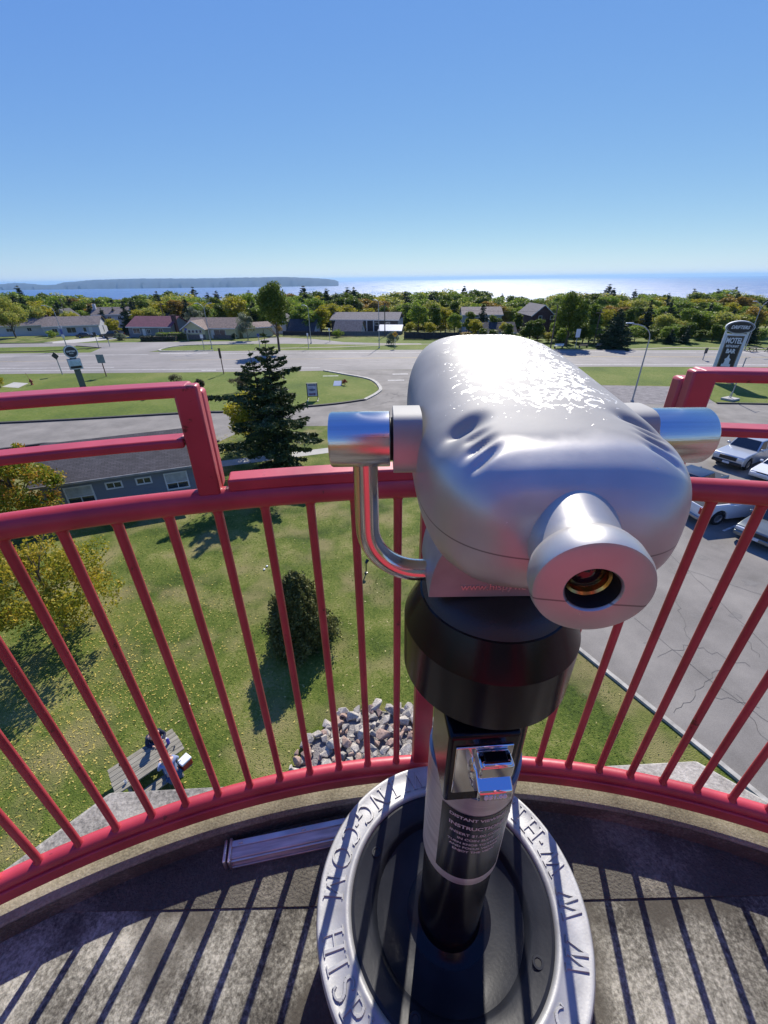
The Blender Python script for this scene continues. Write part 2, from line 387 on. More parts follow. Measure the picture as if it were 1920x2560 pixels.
for (px, py, rr_) in ((1465, 1235, .5), (1520, 1205, .35), (1590, 1330, .3), (1500, 1330, .25), (1620, 1260, .4), (1400, 1390, .2), (1545, 1180, .3)):
    c_ = at(px, py); st_.sheet([(c_[0]+rr_*rs_.uniform(.6, 1.2)*math.cos(a_*math.pi/7), c_[1]+rr_*rs_.uniform(.4, .9)*math.sin(a_*math.pi/7)) for a_ in range(14)], 0.009)
structure('oil_stains', st_, mat('oil_stain', (0.145, 0.135, 0.122), 0.7, var=0.12, vs=6))
tk = MB()
for f_ in (0.20, 0.30, 0.60, 0.70, 0.42): hwstripe(tk, f_, -250, 250, 0.5, 0.0150)
structure('tyre_tracks', tk, mat('worn_asphalt', (0.195, 0.18, 0.17), 0.75, var=0.2, vs=0.6))
pm = MB()
a = at(1562, 1147); b2 = at(1604, 1130); d = Vector((b2[0]-a[0], b2[1]-a[1])); pm.box(((a[0]+b2[0])/2, (a[1]+b2[1])/2, 0.013), (d.length, 0.12, 0.004), math.atan2(d.y, d.x))
structure('parking_markings', pm, MARKW)

# far headland across the bay
prof = [(-40, 640), (-25, 618), (0, 614), (30, 611), (60, 612), (95, 616), (118, 615), (140, 610), (190, 605), (300, 601.5), (420, 601.5), (480, 600.5), (560, 599), (610, 598), (660, 600), (700, 602), (722, 604.5), (731, 608), (734, 614)]
vs = []; n = 0
base = []
rr = random.Random(3)
pp = []
for (x0, y0), (x1, y1) in zip(prof, prof[1:]):
    k = max(1, int((x1-x0)/6))
    for i in range(k): pp.append((x0+(x1-x0)*i/k, y0+(y1-y0)*i/k+rr.uniform(-0.4, 0.4)))
for x, y in pp:
    p = atY(x, y, 9600); zt = max(p[2], -90)
    base.append((p[0], zt))
hb = MB(); N = len(base); rows = [(8900, 0.0), (9100, 0.5), (9350, 0.8), (9600, 1.0), (10400, 0.75), (11600, 0.0)]
for Y, f in rows:
    for i, (x, z) in enumerate(base): hb.v.append((x*Y/9600, Y+rr.uniform(-60, 60), -93+(z+93)*f*(1 if f in (0, 1) else rr.uniform(0.9, 1.08))))
for j in range(len(rows)-1):
    for i in range(N-1): hb.f.append((j*N+i, j*N+i+1, (j+1)*N+i+1, (j+1)*N+i))
structure('hills', hb, mat('hazy_wooded_hill', (0.012, 0.036, 0.070), 1.0, var=0.2, vs=0.004), smooth=60)  # some of the blue of the distant air is mixed into this colour

# ------------------------------------------------------------------ lookout tower
AX = (0.193, -1.781)                       # tower axis
RAILR = 2.543
FLOORZ = CAMZ-1.470
def pol(th, r, z=0.0):                     # th: degrees clockwise from +y as seen from above
    return (AX[0]+r*math.sin(R(th)), AX[1]+r*math.cos(R(th)), z)
DECK = ground_mat('deck_concrete', [(0.39, (0.036, 0.033, 0.027)), (0.46, (0.105, 0.098, 0.080)), (0.52, (0.215, 0.205, 0.168)), (0.60, (0.42, 0.40, 0.335))], 2.4, 120.0, bump=0.22, bs=150,
                   s3=3.2, c3=(0.065, 0.058, 0.046), t3=(0.49, 0.56), f3=0.85)
STRIP = ground_mat('deck_filler_curb_shade', [(0.3, (0.05, 0.046, 0.038)), (0.5, (0.10, 0.092, 0.076)), (0.64, (0.24, 0.22, 0.18))], 5.0, 110.0, bump=0.6, bs=150)  # the filler strip's own tone, reused as painted shade on the curb's inner side
AGG = ground_mat('pebble_concrete', [(0.36, (0.12, 0.115, 0.105)), (0.47, (0.30, 0.285, 0.26)), (0.55, (0.40, 0.38, 0.35)), (0.66, (0.62, 0.60, 0.56))], 2.0, 75.0, bump=0.3, bs=90)
CURBM = ground_mat('curb_concrete', [(0.36, (0.12, 0.105, 0.07)), (0.5, (0.25, 0.225, 0.15)), (0.66, (0.42, 0.38, 0.28))], 4.0, 160.0, bump=0.25, bs=170)
tower = thing('observation_tower', 'concrete lookout tower whose round deck with curb fills the foreground', 'tower', (AX[0], AX[1], 0))
O3 = (AX[0], AX[1], 0)
b = MB(); n = 120
b.v = [pol(360*k/n, 2.50, FLOORZ) for k in range(n)]+[pol(360*k/n, 2.50, FLOORZ-0.12) for k in range(n)]
b.f = [tuple(range(n-1, -1, -1)), tuple(range(n, 2*n))]
b.build('floor_slab', DECK, tower, org=O3, smooth=0)
b = MB()
jy = 0.455
poly = [(x, y) for x, y in [pol(t, 2.49)[:2] for t in range(-90, 91, 3)] if y > jy+0.002]
poly = [(-math.sqrt(2.49**2-(jy-AX[1])**2)+AX[0], jy)]+poly+[(math.sqrt(2.49**2-(jy-AX[1])**2)+AX[0], jy+0.02)]
b.prism(poly, FLOORZ-0.05, FLOORZ+0.004)
b.build('filler_strip', STRIP, tower, org=O3, smooth=0)
b = MB(); M0 = Matrix.Translation(O3)
b.lathe([(2.482, CAMZ-1.72), (2.482, CAMZ-1.410), (2.487, CAMZ-1.405), (2.60, CAMZ-1.403), (2.615, CAMZ-1.415), (2.615, CAMZ-1.72)], 180, M0)
b.build('curb', CURBM, tower, org=O3, smooth=50)
b = MB(); b.lathe([(2.4805, CAMZ-1.50), (2.4805, CAMZ-1.4095)], 180, M0); b.build('curb_face_shade', STRIP, tower, org=O3, smooth=50)  # thin darker skin that paints deeper shade onto the inner side of the curb
b = MB(); poly = [pol(-24.8+45*k, 2.88)[:2] for k in range(8)]
b.prism(poly, CAMZ-1.86, CAMZ-1.62); b.build('outer_slab', AGG, tower, org=O3, bevel=0.012)
b = MB(); poly = [pol(-24.8+45*k, 1.15)[:2] for k in range(8)]
b.prism(poly, 0, CAMZ-1.86); b.build('shaft', mat('tower_concrete', (0.42, 0.40, 0.36), 0.9, vs=1.5, bump=0.3, bs=20), tower, org=O3)

def lantern_room():
    def oc(r): return [pol(-24.8+45*k, r)[:2] for k in range(8)]
    MB().prism(oc(0.98), FLOORZ, FLOORZ+0.95).build('lantern_wall', RED, tower, org=O3, bevel=0.01)
    MB().prism(oc(0.90), FLOORZ+0.95, FLOORZ+2.15).build('lantern_glass', mat('tower_glass', (0.05, 0.06, 0.07), 0.05, spec=0.8), tower, org=O3)
    for (x, y) in oc(0.955): MB().box((x, y, FLOORZ+1.55), (0.09, 0.09, 1.2)).build('mullion', RED, tower, org=O3)
    b_ = MB(); P = oc(1.12); A = [(x, y, FLOORZ+2.15) for x, y in P]+[(x, y, FLOORZ+2.25) for x, y in P]+[(AX[0], AX[1], FLOORZ+2.95)]
    b_.add(A, [tuple(range(8))]+[(i, i+8, (i+1) % 8+8, (i+1) % 8) for i in range(8)]+[(i+8, 16, (i+1) % 8+8) for i in range(8)])
    b_.build('lantern_roof', RED, tower, org=O3, smooth=0)
RED = bpy.data.materials.new('red_railing_paint'); RED.use_nodes = True; t = RED.node_tree; pb = t.nodes['Principled BSDF']
pb.inputs['Roughness'].default_value = 0.42; pb.inputs['Specular IOR Level'].default_value = 0.55; pb.inputs['Coat Weight'].default_value = 0.15; pb.inputs['Coat Roughness'].default_value = 0.3
tc = NN(t, 'ShaderNodeTexCoord')
n1 = NN(t, 'ShaderNodeTexNoise'); n1.inputs['Scale'].default_value = 9; n1.inputs['Detail'].default_value = 6; t.links.new(tc.outputs['Object'], n1.inputs['Vector'])
c1 = NN(t, 'ShaderNodeValToRGB'); e = c1.color_ramp.elements; e[0].position = 0.3; e[0].color = (0.34, 0.026, 0.042, 1); e[1].position = 0.7; e[1].color = (0.50, 0.050, 0.074, 1)
t.links.new(n1.outputs[0], c1.inputs[0])
n2 = NN(t, 'ShaderNodeTexNoise'); n2.inputs['Scale'].default_value = 22; n2.inputs['Detail'].default_value = 7; n2.inputs['Roughness'].default_value = 0.7; t.links.new(tc.outputs['Object'], n2.inputs['Vector'])
mr = NN(t, 'ShaderNodeMapRange'); mr.inputs[1].default_value = 0.635; mr.inputs[2].default_value = 0.68; t.links.new(n2.outputs[0], mr.inputs[0])
mx = NN(t, 'ShaderNodeMix', data_type='RGBA'); mx.inputs[7].default_value = (0.10, 0.012, 0.012, 1); t.links.new(mr.outputs[0], mx.inputs[0]); t.links.new(c1.outputs[0], mx.inputs[6])
n3 = NN(t, 'ShaderNodeTexNoise'); n3.inputs['Scale'].default_value = 14; n3.inputs['Detail'].default_value = 3; t.links.new(tc.outputs['Object'], n3.inputs['Vector'])
bp = NN(t, 'ShaderNodeBump'); bp.inputs['Strength'].default_value = 0.25; bp.inputs['Distance'].default_value = 0.006; t.links.new(n3.outputs[0], bp.inputs['Height'])
t.links.new(bp.outputs[0], pb.inputs['Normal']); t.links.new(mx.outputs[2], pb.inputs['Base Color'])

lantern_room()
rail = thing('guard_railing', 'curved red steel guard railing round the concrete deck behind the binocular viewer', 'railing', (AX[0], AX[1], FLOORZ))
RO = (AX[0], AX[1], FLOORZ)
TH0, TH1 = -180, 180
def arc(r, z, t0=TH0, t1=TH1, step=1.0):
    n = max(2, int(abs(t1-t0)/step)); return [pol(t0+(t1-t0)*i/n, r, z) for i in range(n+1)]
def barc(mb, t0, t1, r0, r1, z0, z1, step=0.5):
    n = max(1, int(abs(t1-t0)/step)+1); vs = []
    for i in range(n+1):
        th = t0+(t1-t0)*i/n
        vs += [pol(th, r0, z0), pol(th, r1, z0), pol(th, r1, z1), pol(th, r0, z1)]
    fs = []
    for i in range(n):
        a = i*4; c = a+4
        fs += [(a, c, c+1, a+1), (a+1, c+1, c+2, a+2), (a+2, c+2, c+3, a+3), (a+3, c+3, c, a)]
    fs += [(0, 1, 2, 3), (n*4+3, n*4+2, n*4+1, n*4)]
    mb.add(vs, fs)
MB().tube(arc(RAILR, CAMZ-0.3645), 0.0235, 16).build('top_rail', RED, rail, org=RO, smooth=60)
b = MB(); b.tube(arc(RAILR, CAMZ-1.330), 0.0225, 16); b.build('bottom_rail', RED, rail, org=RO, smooth=60)
b = MB(); barc(b, TH0, TH1, RAILR-0.030, RAILR-0.012, CAMZ-1.374, CAMZ-1.334, 1); b.build('bottom_flange', RED, rail, org=RO, bevel=0.003)
k = -179.7
while k < 180:
    th = 0.3+2*round((k-0.3)/2); k += 2
    if abs(th+1.7) < 0.2: continue
    if th > 0.5: th = 0.3+(th-0.3)*0.9925
    MB().tube([pol(th, RAILR, CAMZ-z_) for z_ in (1.325, 1.311, 1.305, 1.299, 0.395, 0.389, 0.375)], [0.0135, 0.0130, 0.0108, 0.0092, 0.0092, 0.0112, 0.0130], 10).build('baluster', RED, rail, org=RO, smooth=60)
b = MB(); barc(b, -2.55, -1.35, RAILR-0.012, RAILR+0.03, CAMZ-1.55, CAMZ-0.375, 0.6); b.build('post', RED, rail, org=RO, bevel=0.006)
for th in (-38.7, 34.3, -73.7, 70.3, -109.7, 106.3, 142.3, 178.3, -145.7):
    b = MB(); barc(b, th-0.6, th+0.6, RAILR-0.012, RAILR+0.03, CAMZ-1.55, CAMZ-0.375, 0.6); b.build('post', RED, rail, org=RO, bevel=0.006)
# flat bar on the low part in front of the viewer
b = MB(); barc(b, -11.0, 7.2, RAILR-0.014, RAILR+0.032, CAMZ-0.347, CAMZ-0.322); b.build('cap_bar', RED, rail, org=RO, bevel=0.004)
# raised frames left and right
def frame(t_in, t_out, sgn):
    def ring(th0, th1, z0, z1):
        b = MB(); barc(b, th0, th1, RAILR-0.016, RAILR+0.030, z0, z1); return b
    a, z = (t_out, t_in) if sgn < 0 else (t_in, t_out)
    ring(a, z, CAMZ-(0.168 if sgn < 0 else 0.160), CAMZ-(0.148 if sgn < 0 else 0.140)).build('upper_bar', RED, rail, org=RO, bevel=0.006, seg=3)
    i = t_in-sgn*0.0
    p0, p1 = (i-0.55, i+0.34) if sgn < 0 else (i-0.34, i+0.55)
    b = MB(); barc(b, p0, p1, RAILR-0.016, RAILR+0.012, CAMZ-0.350, CAMZ-(0.1485 if sgn < 0 else 0.1405)); b.build('frame_post', RED, rail, org=RO, bevel=0.004, seg=2)
    q0, q1 = (i-0.3, i+0.37) if sgn < 0 else (i-0.40, i+0.3)
    b = MB(); barc(b, q0, q1, RAILR+0.0125, RAILR+0.048, CAMZ-0.350, CAMZ-(0.163 if sgn < 0 else 0.158)); b.build('outer_post', RED, rail, org=RO, bevel=0.006, seg=2)
    m0, m1 = (t_out, i-0.6) if sgn < 0 else (i+0.6, t_out)
    b = MB(); barc(b, m0, m1, RAILR-0.016, RAILR+0.026, CAMZ-0.254, CAMZ-0.237); b.build('middle_bar', RED, rail, org=RO, bevel=0.005)
    b = MB(); s_ = i-1.4 if sgn < 0 else i+1.4
    b.v = []
frame(-11.68, -150, -1)
frame(7.92, 150, 1)

# ------------------------------------------------------------------ coin operated binocular viewer
VX, VY = 0.159, 0.449
VO = (VX, VY, CAMZ-1.476)
viewer = thing('binocular_viewer', 'silver coin operated binocular viewer on black pedestal with lettered footstep ring', 'viewer', (VX*0.9, VY*0.9, CAMZ-1.476*0.9))
viewer.scale = (0.9, 0.9, 0.9)      # nine tenths of the drawing the numbers below were taken from
def Z(h): return CAMZ-h
SIL = bpy.data.materials.new('worn_silver_paint'); SIL.use_nodes = True; t = SIL.node_tree; pb = t.nodes['Principled BSDF']
tc = NN(t, 'ShaderNodeTexCoord')
pb.inputs['Metallic'].default_value = 0.5; pb.inputs['Specular IOR Level'].default_value = 0.45
sep = NN(t, 'ShaderNodeSeparateXYZ'); t.links.new(tc.outputs['Object'], sep.inputs[0])
# scratches on the top of the housing: bright rubbed streaks
ns = NN(t, 'ShaderNodeTexNoise'); ns.inputs['Scale'].default_value = 88; ns.inputs['Detail'].default_value = 5; ns.inputs['Roughness'].default_value = 0.62; ns.inputs['Distortion'].default_value = 1.4
t.links.new(tc.outputs['Object'], ns.inputs['Vector'])
# mask centred on the crown of the housing (object space)
def mrange(src, a, b_, c=0.0, d=1.0):
    m = NN(t, 'ShaderNodeMapRange'); m.interpolation_type = 'SMOOTHSTEP'
    m.inputs[1].default_value = a; m.inputs[2].default_value = b_; m.inputs[3].default_value = c; m.inputs[4].default_value = d
    t.links.new(src, m.inputs[0]); return m.outputs[0]
def mul(a, b_, op='MULTIPLY'):
    m = NN(t, 'ShaderNodeMath', operation=op)
    for i_, q in enumerate((a, b_)):
        if isinstance(q, (int, float)): m.inputs[i_].default_value = q
        else: t.links.new(q, m.inputs[i_])
    return m.outputs[0]
ax_ = mul(sep.outputs[0], 0.0, 'ADD'); absx = NN(t, 'ShaderNodeMath', operation='ABSOLUTE'); t.links.new(ax_, absx.inputs[0])
mk = mul(mul(mrange(absx.outputs[0], 0.03, 0.125, 1, 0), mrange(sep.outputs[1], -0.10, -0.03)), mul(mrange(sep.outputs[1], 0.25, 0.17), mrange(sep.outputs[2], 1.335, 1.375)))
th_ = mul(0.72, mul(mk, -0.212), 'ADD')
d_ = mul(ns.outputs[0], th_, 'SUBTRACT'); scr = mrange(d_, -0.006, 0.034)
ng = NN(t, 'ShaderNodeTexNoise'); ng.inputs['Scale'].default_value = 14; ng.inputs['Detail'].default_value = 6; t.links.new(tc.outputs['Object'], ng.inputs['Vector'])
cr0 = NN(t, 'ShaderNodeValToRGB'); e = cr0.color_ramp.elements; e[0].position = 0.3; e[0].color = (0.47, 0.455, 0.435, 1); e[1].position = 0.7; e[1].color = (0.60, 0.58, 0.55, 1)
t.links.new(ng.outputs[0], cr0.inputs[0])
mx = NN(t, 'ShaderNodeMix', data_type='RGBA'); t.links.new(scr, mx.inputs[0]); t.links.new(cr0.outputs[0], mx.inputs[6]); mx.inputs[7].default_value = (0.92, 0.91, 0.86, 1)
# sprue line of the casting
seam = mrange(mul(mul(sep.outputs[2], 1.262, 'SUBTRACT'), 1.0), -0.0006, 0.0006)
absz = NN(t, 'ShaderNodeMath', operation='ABSOLUTE'); t.links.new(mul(sep.outputs[2], -1.268, 'ADD'), absz.inputs[0])
seamf = mrange(absz.outputs[0], 0.0004, 0.0011, 0.75, 0)
# chips
nc = NN(t, 'ShaderNodeTexNoise'); nc.inputs['Scale'].default_value = 30; nc.inputs['Detail'].default_value = 8; nc.inputs['Roughness'].default_value = 0.75; t.links.new(tc.outputs['Object'], nc.inputs['Vector'])
chip = mrange(nc.outputs[0], 0.715, 0.73)
dk = mul(seamf, mul(chip, 0.6), 'MAXIMUM')
mx2 = NN(t, 'ShaderNodeMix', data_type='RGBA'); t.links.new(dk, mx2.inputs[0]); t.links.new(mx.outputs[2], mx2.inputs[6]); mx2.inputs[7].default_value = (0.13, 0.12, 0.12, 1)
t.links.new(mx2.outputs[2], pb.inputs['Base Color'])
rgh = mul(mul(mrange(ng.outputs[0], 0.3, 0.7, 0.38, 0.46), mul(scr, -0.24), 'ADD'), mul(mrange(sep.outputs[1], -0.10, -0.05), 0.20), 'ADD'); 
edge_n = mul(mul(ng.outputs[0], 0.05), sep.outputs[1], 'ADD')
chalk = mul(mrange(edge_n, -0.085, -0.065), mrange(sep.outputs[2], 1.315, 1.345))
rgh2 = mul(mul(mrange(ng.outputs[0], 0.3, 0.7, 0.36, 0.45), mul(chalk, 0.20), 'ADD'), mul(scr, -0.22), 'ADD')
t.links.new(rgh2, pb.inputs['Roughness']); t.links.new(mul(mul(chalk, -0.36), 0.45, 'ADD'), pb.inputs['Specular IOR Level'])
met = mul(mul(chalk, -0.48), 0.62, 'ADD'); t.links.new(mul(met, mul(scr, 0.6), 'ADD'), pb.inputs['Metallic'])
mxc = NN(t, 'ShaderNodeMix', data_type='RGBA', blend_type='MULTIPLY'); t.links.new(chalk, mxc.inputs[0]); t.links.new(cr0.outputs[0], mxc.inputs[6]); mxc.inputs[7].default_value = (0.62, 0.635, 0.64, 1)
t.links.new(mxc.outputs[2], mx.inputs[6])
hb_ = mul(mul(scr, -0.5), mul(ng.outputs[0], 1.2), 'ADD')
bp = NN(t, 'ShaderNodeBump'); bp.inputs['Strength'].default_value = 0.35; bp.inputs['Distance'].default_value = 0.0015; t.links.new(hb_, bp.inputs['Height']); t.links.new(bp.outputs[0], pb.inputs['Normal'])

STEEL = mat('brushed_stainless', (0.72, 0.70, 0.68), 0.20, 1.0, var=0.06, vs=6, stretch=(1, 60, 60), bump=0.05, bs=30, aniso=0.5)
TUBEM = mat('polished_stainless', (0.70, 0.68, 0.66), 0.16, 1.0, var=0.05, vs=6)
CHR = mat('chrome', (0.78, 0.78, 0.80), 0.08, 1.0, var=0.03)
BLK = mat('black_powder_coat', (0.006, 0.006, 0.008), 0.22, var=0.2, vs=20, bump=0.08, bs=300, spec=0.28)
BLKT = mat('black_textured_coat', (0.022, 0.021, 0.018), 0.48, var=0.2, vs=20, bump=0.7, bs=420, spec=0.6)
DISHM = mat('dusty_black_cast_iron', (0.006, 0.007, 0.011), 0.42, spec=0.3, var=0.5, vs=9, bump=0.1, bs=120, col2=(0.018, 0.020, 0.026))
ALU = mat('cast_aluminium', (0.40, 0.40, 0.395), 0.45, 0.45, var=0.14, vs=18, bump=0.12, bs=200)
SLV = mat('brushed_sleeve', (0.55, 0.53, 0.52), 0.38, 0.7, var=0.15, vs=9, stretch=(1, 1, 8))
SATIN = mat('satin_steel', (0.34, 0.34, 0.34), 0.5, 0.45, var=0.12, vs=20)
DARK = mat('black_rubber', (0.01, 0.01, 0.01), 0.6)
GOLD = mat('gold_ring', (0.75, 0.42, 0.12), 0.25, 1.0)
LENS = mat('coated_lens', (0.02, 0.008, 0.014), 0.05, var=0.1, coat=1.0)

# housing
NS, NT = 260, 220
HCX, HYC, HL = 0.153, 0.49, 0.206
vs = []
ss = -np.cos(np.linspace(0, math.pi, NS))
TOPP = [(.284, -.207), (.2865, -.186), (.293, -.166), (.303, -.149), (.316, -.136), (.332, -.127), (.355, -.119), (.40, -.1095), (.45, -.099), (.50, -.089), (.55, -.079), (.60, -.0705), (.635, -.069), (.657, -.076), (.676, -.092), (.689, -.117), (.696, -.160)]
BOTP = [(.284, -.211), (.288, -.230), (.298, -.249), (.317, -.265), (.35, -.275), (.45, -.275), (.55, -.265), (.62, -.247), (.66, -.222), (.688, -.187), (.696, -.164)]
def prof(P, y):
    q = np.interp(y, [p[0] for p in P], [p[1] for p in P]); k = np.array([1, 2, 3, 4, 5, 6, 5, 4, 3, 2, 1.])
    return np.convolve(np.pad(q, 5, mode='edge'), k/k.sum(), 'valid')
yy_ = HYC+HL*ss; zt_ = prof(TOPP, yy_); zb_ = prof(BOTP, yy_); zt_[0] = zb_[0] = (zt_[0]+zb_[0])/2; zt_[-1] = zb_[-1] = (zt_[-1]+zb_[-1])/2
for si_, s_ in enumerate(ss):
    a_ = min(abs(s_), 1.0)
    y = HYC+HL*s_
    if s_ < 0: fw_ = max(1-a_**4.2, 0)**(1/2.8)
    else: fw_ = max(1-a_**3.6, 0)**(1/2.4)
    wid = 0.1195*fw_*(1.0-0.09*s_)
    zc = (zt_[si_]+zb_[si_])/2; hh = (zt_[si_]-zb_[si_])/2
    e1 = 2/3.3
    for j in range(NT):
        an = 2*math.pi*j/NT; ca, sa = math.cos(an), math.sin(an)
        x = wid*math.copysign(abs(ca)**e1, ca); z = hh*math.copysign(abs(sa)**e1, sa)
        # finger scoops either side of the top
        if sa > 0:
            ax2 = abs(x)
            for (gx, gy, lx, ly, dp, rot) in ((0.083, 0.384, 0.020, 0.0095, 0.0115, -0.45), (0.079, 0.362, 0.012, 0.0040, 0.0042, -0.5), (0.078, 0.349, 0.015, 0.0042, 0.0050, -0.5), (0.077, 0.335, 0.015, 0.0048, 0.0058, -0.52)):
                dx = ax2-gx; dy = y-gy; u = dx*math.cos(rot)-dy*math.sin(rot)*-1; 
                u = dx*math.cos(rot)+dy*math.sin(rot); v_ = -dx*math.sin(rot)+dy*math.cos(rot)
                q = (abs(u)/lx)**2.6+(v_/ly)**2
                if q < 6: z -= dp*math.exp(-q*1.1)
        vs.append((HCX-0.016*s_+x*(1-0.07*max(0.0, -sa)), y, CAMZ+zc+z))
fs = []
for i in range(NS-1):
    for j in range(NT): fs.append((i*NT+j, (i+1)*NT+j, (i+1)*NT+(j+1) % NT, i*NT+(j+1) % NT))
b = MB().add(vs, fs); b.build('housing', SIL, viewer, org=VO, smooth=60)

# eyepiece
e0 = Vector((0.162, 0.330, CAMZ-0.190)); e1v = Vector((0.1490, 0.232, CAMZ-0.196))
zax = (e1v-e0).normalized(); L_ = (e1v-e0).length
M = Matrix.Translation(e0) @ zax.to_track_quat('Z', 'Y').to_matrix().to_4x4()
pf = [(0.062, -0.030), (0.0545, -0.014), (0.0470, 0.004), (0.0415, 0.022), (0.0380, 0.040), (0.0360, 0.056), (0.0350, L_-0.034), (0.0370, L_-0.029), (0.0410, L_-0.0255), (0.0428, L_-0.018), (0.0430, L_-0.006), (0.0415, L_-0.001), (0.0385, L_), (0.0205, L_+0.0005), (0.0190, L_-0.0015), (0.0188, L_-0.012)]
eye = MB().lathe(pf, 64, M).build('eyepiece', SIL, viewer, org=VO, smooth=50)
def sub(mb, name, m, par, **k):
    return mb.build(name, m, par, **k)
b = MB().lathe([(0.0187, L_-0.001), (0.0178, L_-0.004), (0.0170, L_-0.022), (0.0150, L_-0.030)], 48, M); sub(b, 'eyecup_bore', DARK, eye, org=VO)
b = MB().lathe([(0.0168, L_-0.013), (0.0150, L_-0.0145), (0.0140, L_-0.020)], 48, M); sub(b, 'gold_ring', GOLD, eye, org=VO)
b = MB().lathe([(0.0142, L_-0.019), (0.009, L_-0.016), (0.004, L_-0.0145), (0.0001, L_-0.014)], 48, M); sub(b, 'lens', LENS, eye, org=VO)
# focus knob on the right flank
Mk = Matrix.Translation((0.258, 0.366, CAMZ-0.166)) @ Matrix.Rotation(R(90), 4, 'Y')
b = MB(); n = 56; pr = [(0.0215, 0), (0.0215, 0.010), (0.019, 0.014), (0.0001, 0.0145)]
Mk = Mk @ Matrix.Scale(0.84, 4); b.lathe(pr, n, Mk)
for k in range(28):
    an = 2*math.pi*k/28; b.box((0.0215*math.cos(an), 0.0215*math.sin(an), 0.0055), (0.002, 0.002, 0.010), an, M=Mk)
b.build('focus_knob', ALU, viewer, org=VO)
# trunnions: bosses, end cylinders and the bent yoke
TZ = CAMZ-0.157
for sg in (-1, 1):
    cx = 0.149
    def X(d): return cx+sg*d
    # rounded square boss
    poly = []
    for k in range(40):
        an = 2*math.pi*k/40; ca, sa = math.cos(an), math.sin(an)
        poly.append((0.034*math.copysign(abs(ca)**0.55, ca), 0.033*math.copysign(abs(sa)**0.55, sa)))
    Mb = Matrix.Translation((X(0.108), VY, TZ)) @ Matrix.Rotation(R(90)*sg, 4, 'Y')
    MB().prism(poly, 0, 0.030, M=Mb).build('side_boss', SIL, viewer, org=VO, bevel=0.007, seg=3, smooth=50)
    MB().lathe([(0.0001, 0.030), (0.024, 0.030), (0.024, 0.0332), (0.0001, 0.0332)], 32, Mb).build('washer', DARK, viewer, org=VO)
    Mc = Matrix.Translation((X(0.1415), VY, TZ)) @ Matrix.Rotation(R(90)*sg, 4, 'Y')
    MB().lathe([(0.0001, 0), (0.0300, 0), (0.0307, 0.0008), (0.0307, 0.064), (0.0295, 0.066), (0.0001, 0.0662)], 64, Mc).build('pivot_cylinder', STEEL, viewer, org=VO, smooth=40)
    pts = [(X(0.170), VY, TZ-0.02)]
    zb = CAMZ-0.340; rb = 0.068
    for k in range(0, 13):
        an = R(90*k/12); pts.append((X(0.170-rb+rb*math.cos(an)), VY, zb+rb-rb*math.sin(an)))
    pts.append((X(0.06), VY, zb))
    pp_ = [pts[0]]+[tuple(pts[0][i]+(pts[1][i]-pts[0][i])*k/6 for i in range(3)) for k in range(1, 6)]+pts[1:]
    MB().tube(pp_, 0.0147, 24).build('yoke_tube', TUBEM, viewer, org=VO, smooth=60)
# saddle under the housing
pl = []
for k in range(0, 13): an = R(180-90*k/12); pl.append((-0.062+0.038*math.cos(an)*1.0, 0.0+0.085*math.sin(an)))
pl = [(-0.100, 0)]+pl[0:]+[(0.062+0.038*math.cos(R(90-90*k/12)), 0.085*math.sin(R(90-90*k/12))) for k in range(0, 13)]
Ms = Matrix.Translation((VX-0.005, 0.400, CAMZ-0.346)) @ Matrix.Rotation(R(90), 4, 'X')
sad = MB().prism(pl[1:], -0.10, 0.0, M=Ms).build('saddle', SATIN, viewer, org=VO, bevel=0.003)
tm = text_mb('www.hispyviewing.com', 0.0145, 0.0016, Matrix.Translation((VX+0.002, 0.3995, CAMZ-0.330)) @ Matrix.Rotation(R(90), 4, 'X'))
sub(tm, 'engraving', mat('engraved_steel', (0.75, 0.74, 0.72), 0.35, 0.8), sad, org=VO, smooth=0)
# black cap
Mv = Matrix.Translation((VX-0.010, VY, 0))
capo = MB().lathe([(0.0975, Z(0.3735)), (0.100, Z(0.3745)), (0.1205, Z(0.418)), (0.1215, Z(0.421)), (0.1210, Z(0.505)), (0.118, Z(0.509)), (0.095, Z(0.515)), (0.075, Z(0.516))], 96, Mv).build('cap', BLK, viewer, org=VO, smooth=14)
b = MB().lathe([(0.0001, Z(0.345)), (0.05, Z(0.3465)), (0.082, Z(0.355)), (0.092, Z(0.363)), (0.0977, Z(0.3738))], 96, Mv); sub(b, 'cap_top', BLKT, capo, org=VO, smooth=60)
Mv = Matrix.Translation((VX, VY, 0))
# pole
MB().lathe([(0.0765, Z(0.510)), (0.0765, Z(1.440)), (0.082, Z(1.462)), (0.098, Z(1.472)), (0.112, Z(1.4735))], 72, Mv).build('pole', BLK, viewer, org=VO, smooth=40)
# coin box
FA = math.atan2(-VX-0.02+0.0, -VY)   # direction towards the front
fdir = Vector((0.06, -0.998, 0)).normalized()
rzb = math.atan2(fdir.y, fdir.x)+math.pi/2     # local -y faces front
Mbx = Matrix.Translation((0.123, 0.466, Z(0.601))) @ Matrix.Rotation(rzb, 4, 'Z')
coin = MB().box((0, -0.082, 0), (0.098, 0.104, 0.156), M=Mbx).build('coin_box', BLK, viewer, org=VO, bevel=0.006, seg=3)
b = MB().box((0, -0.1352, 0.004), (0.078, 0.003, 0.108), M=Mbx); sub(b, 'face_plate', CHR, coin, org=VO, bevel=0.0015)
Mm = Mbx @ Matrix.Translation((0.012, -0.1366, 0.006)) @ Matrix.Rotation(R(90), 4, 'X')
b = MB().lathe([(0.0001, 0.012), (0.026, 0.012), (0.030, 0.008), (0.031, 0)], 40, Mm); sub(b, 'coin_escutcheon', CHR, coin, org=VO)
b = MB(); b.box((0.010, -0.149, 0.040), (0.046, 0.024, 0.026), M=Mbx); b.box((0.010, -0.157, 0.0535), (0.040, 0.008, 0.006), M=Mbx)
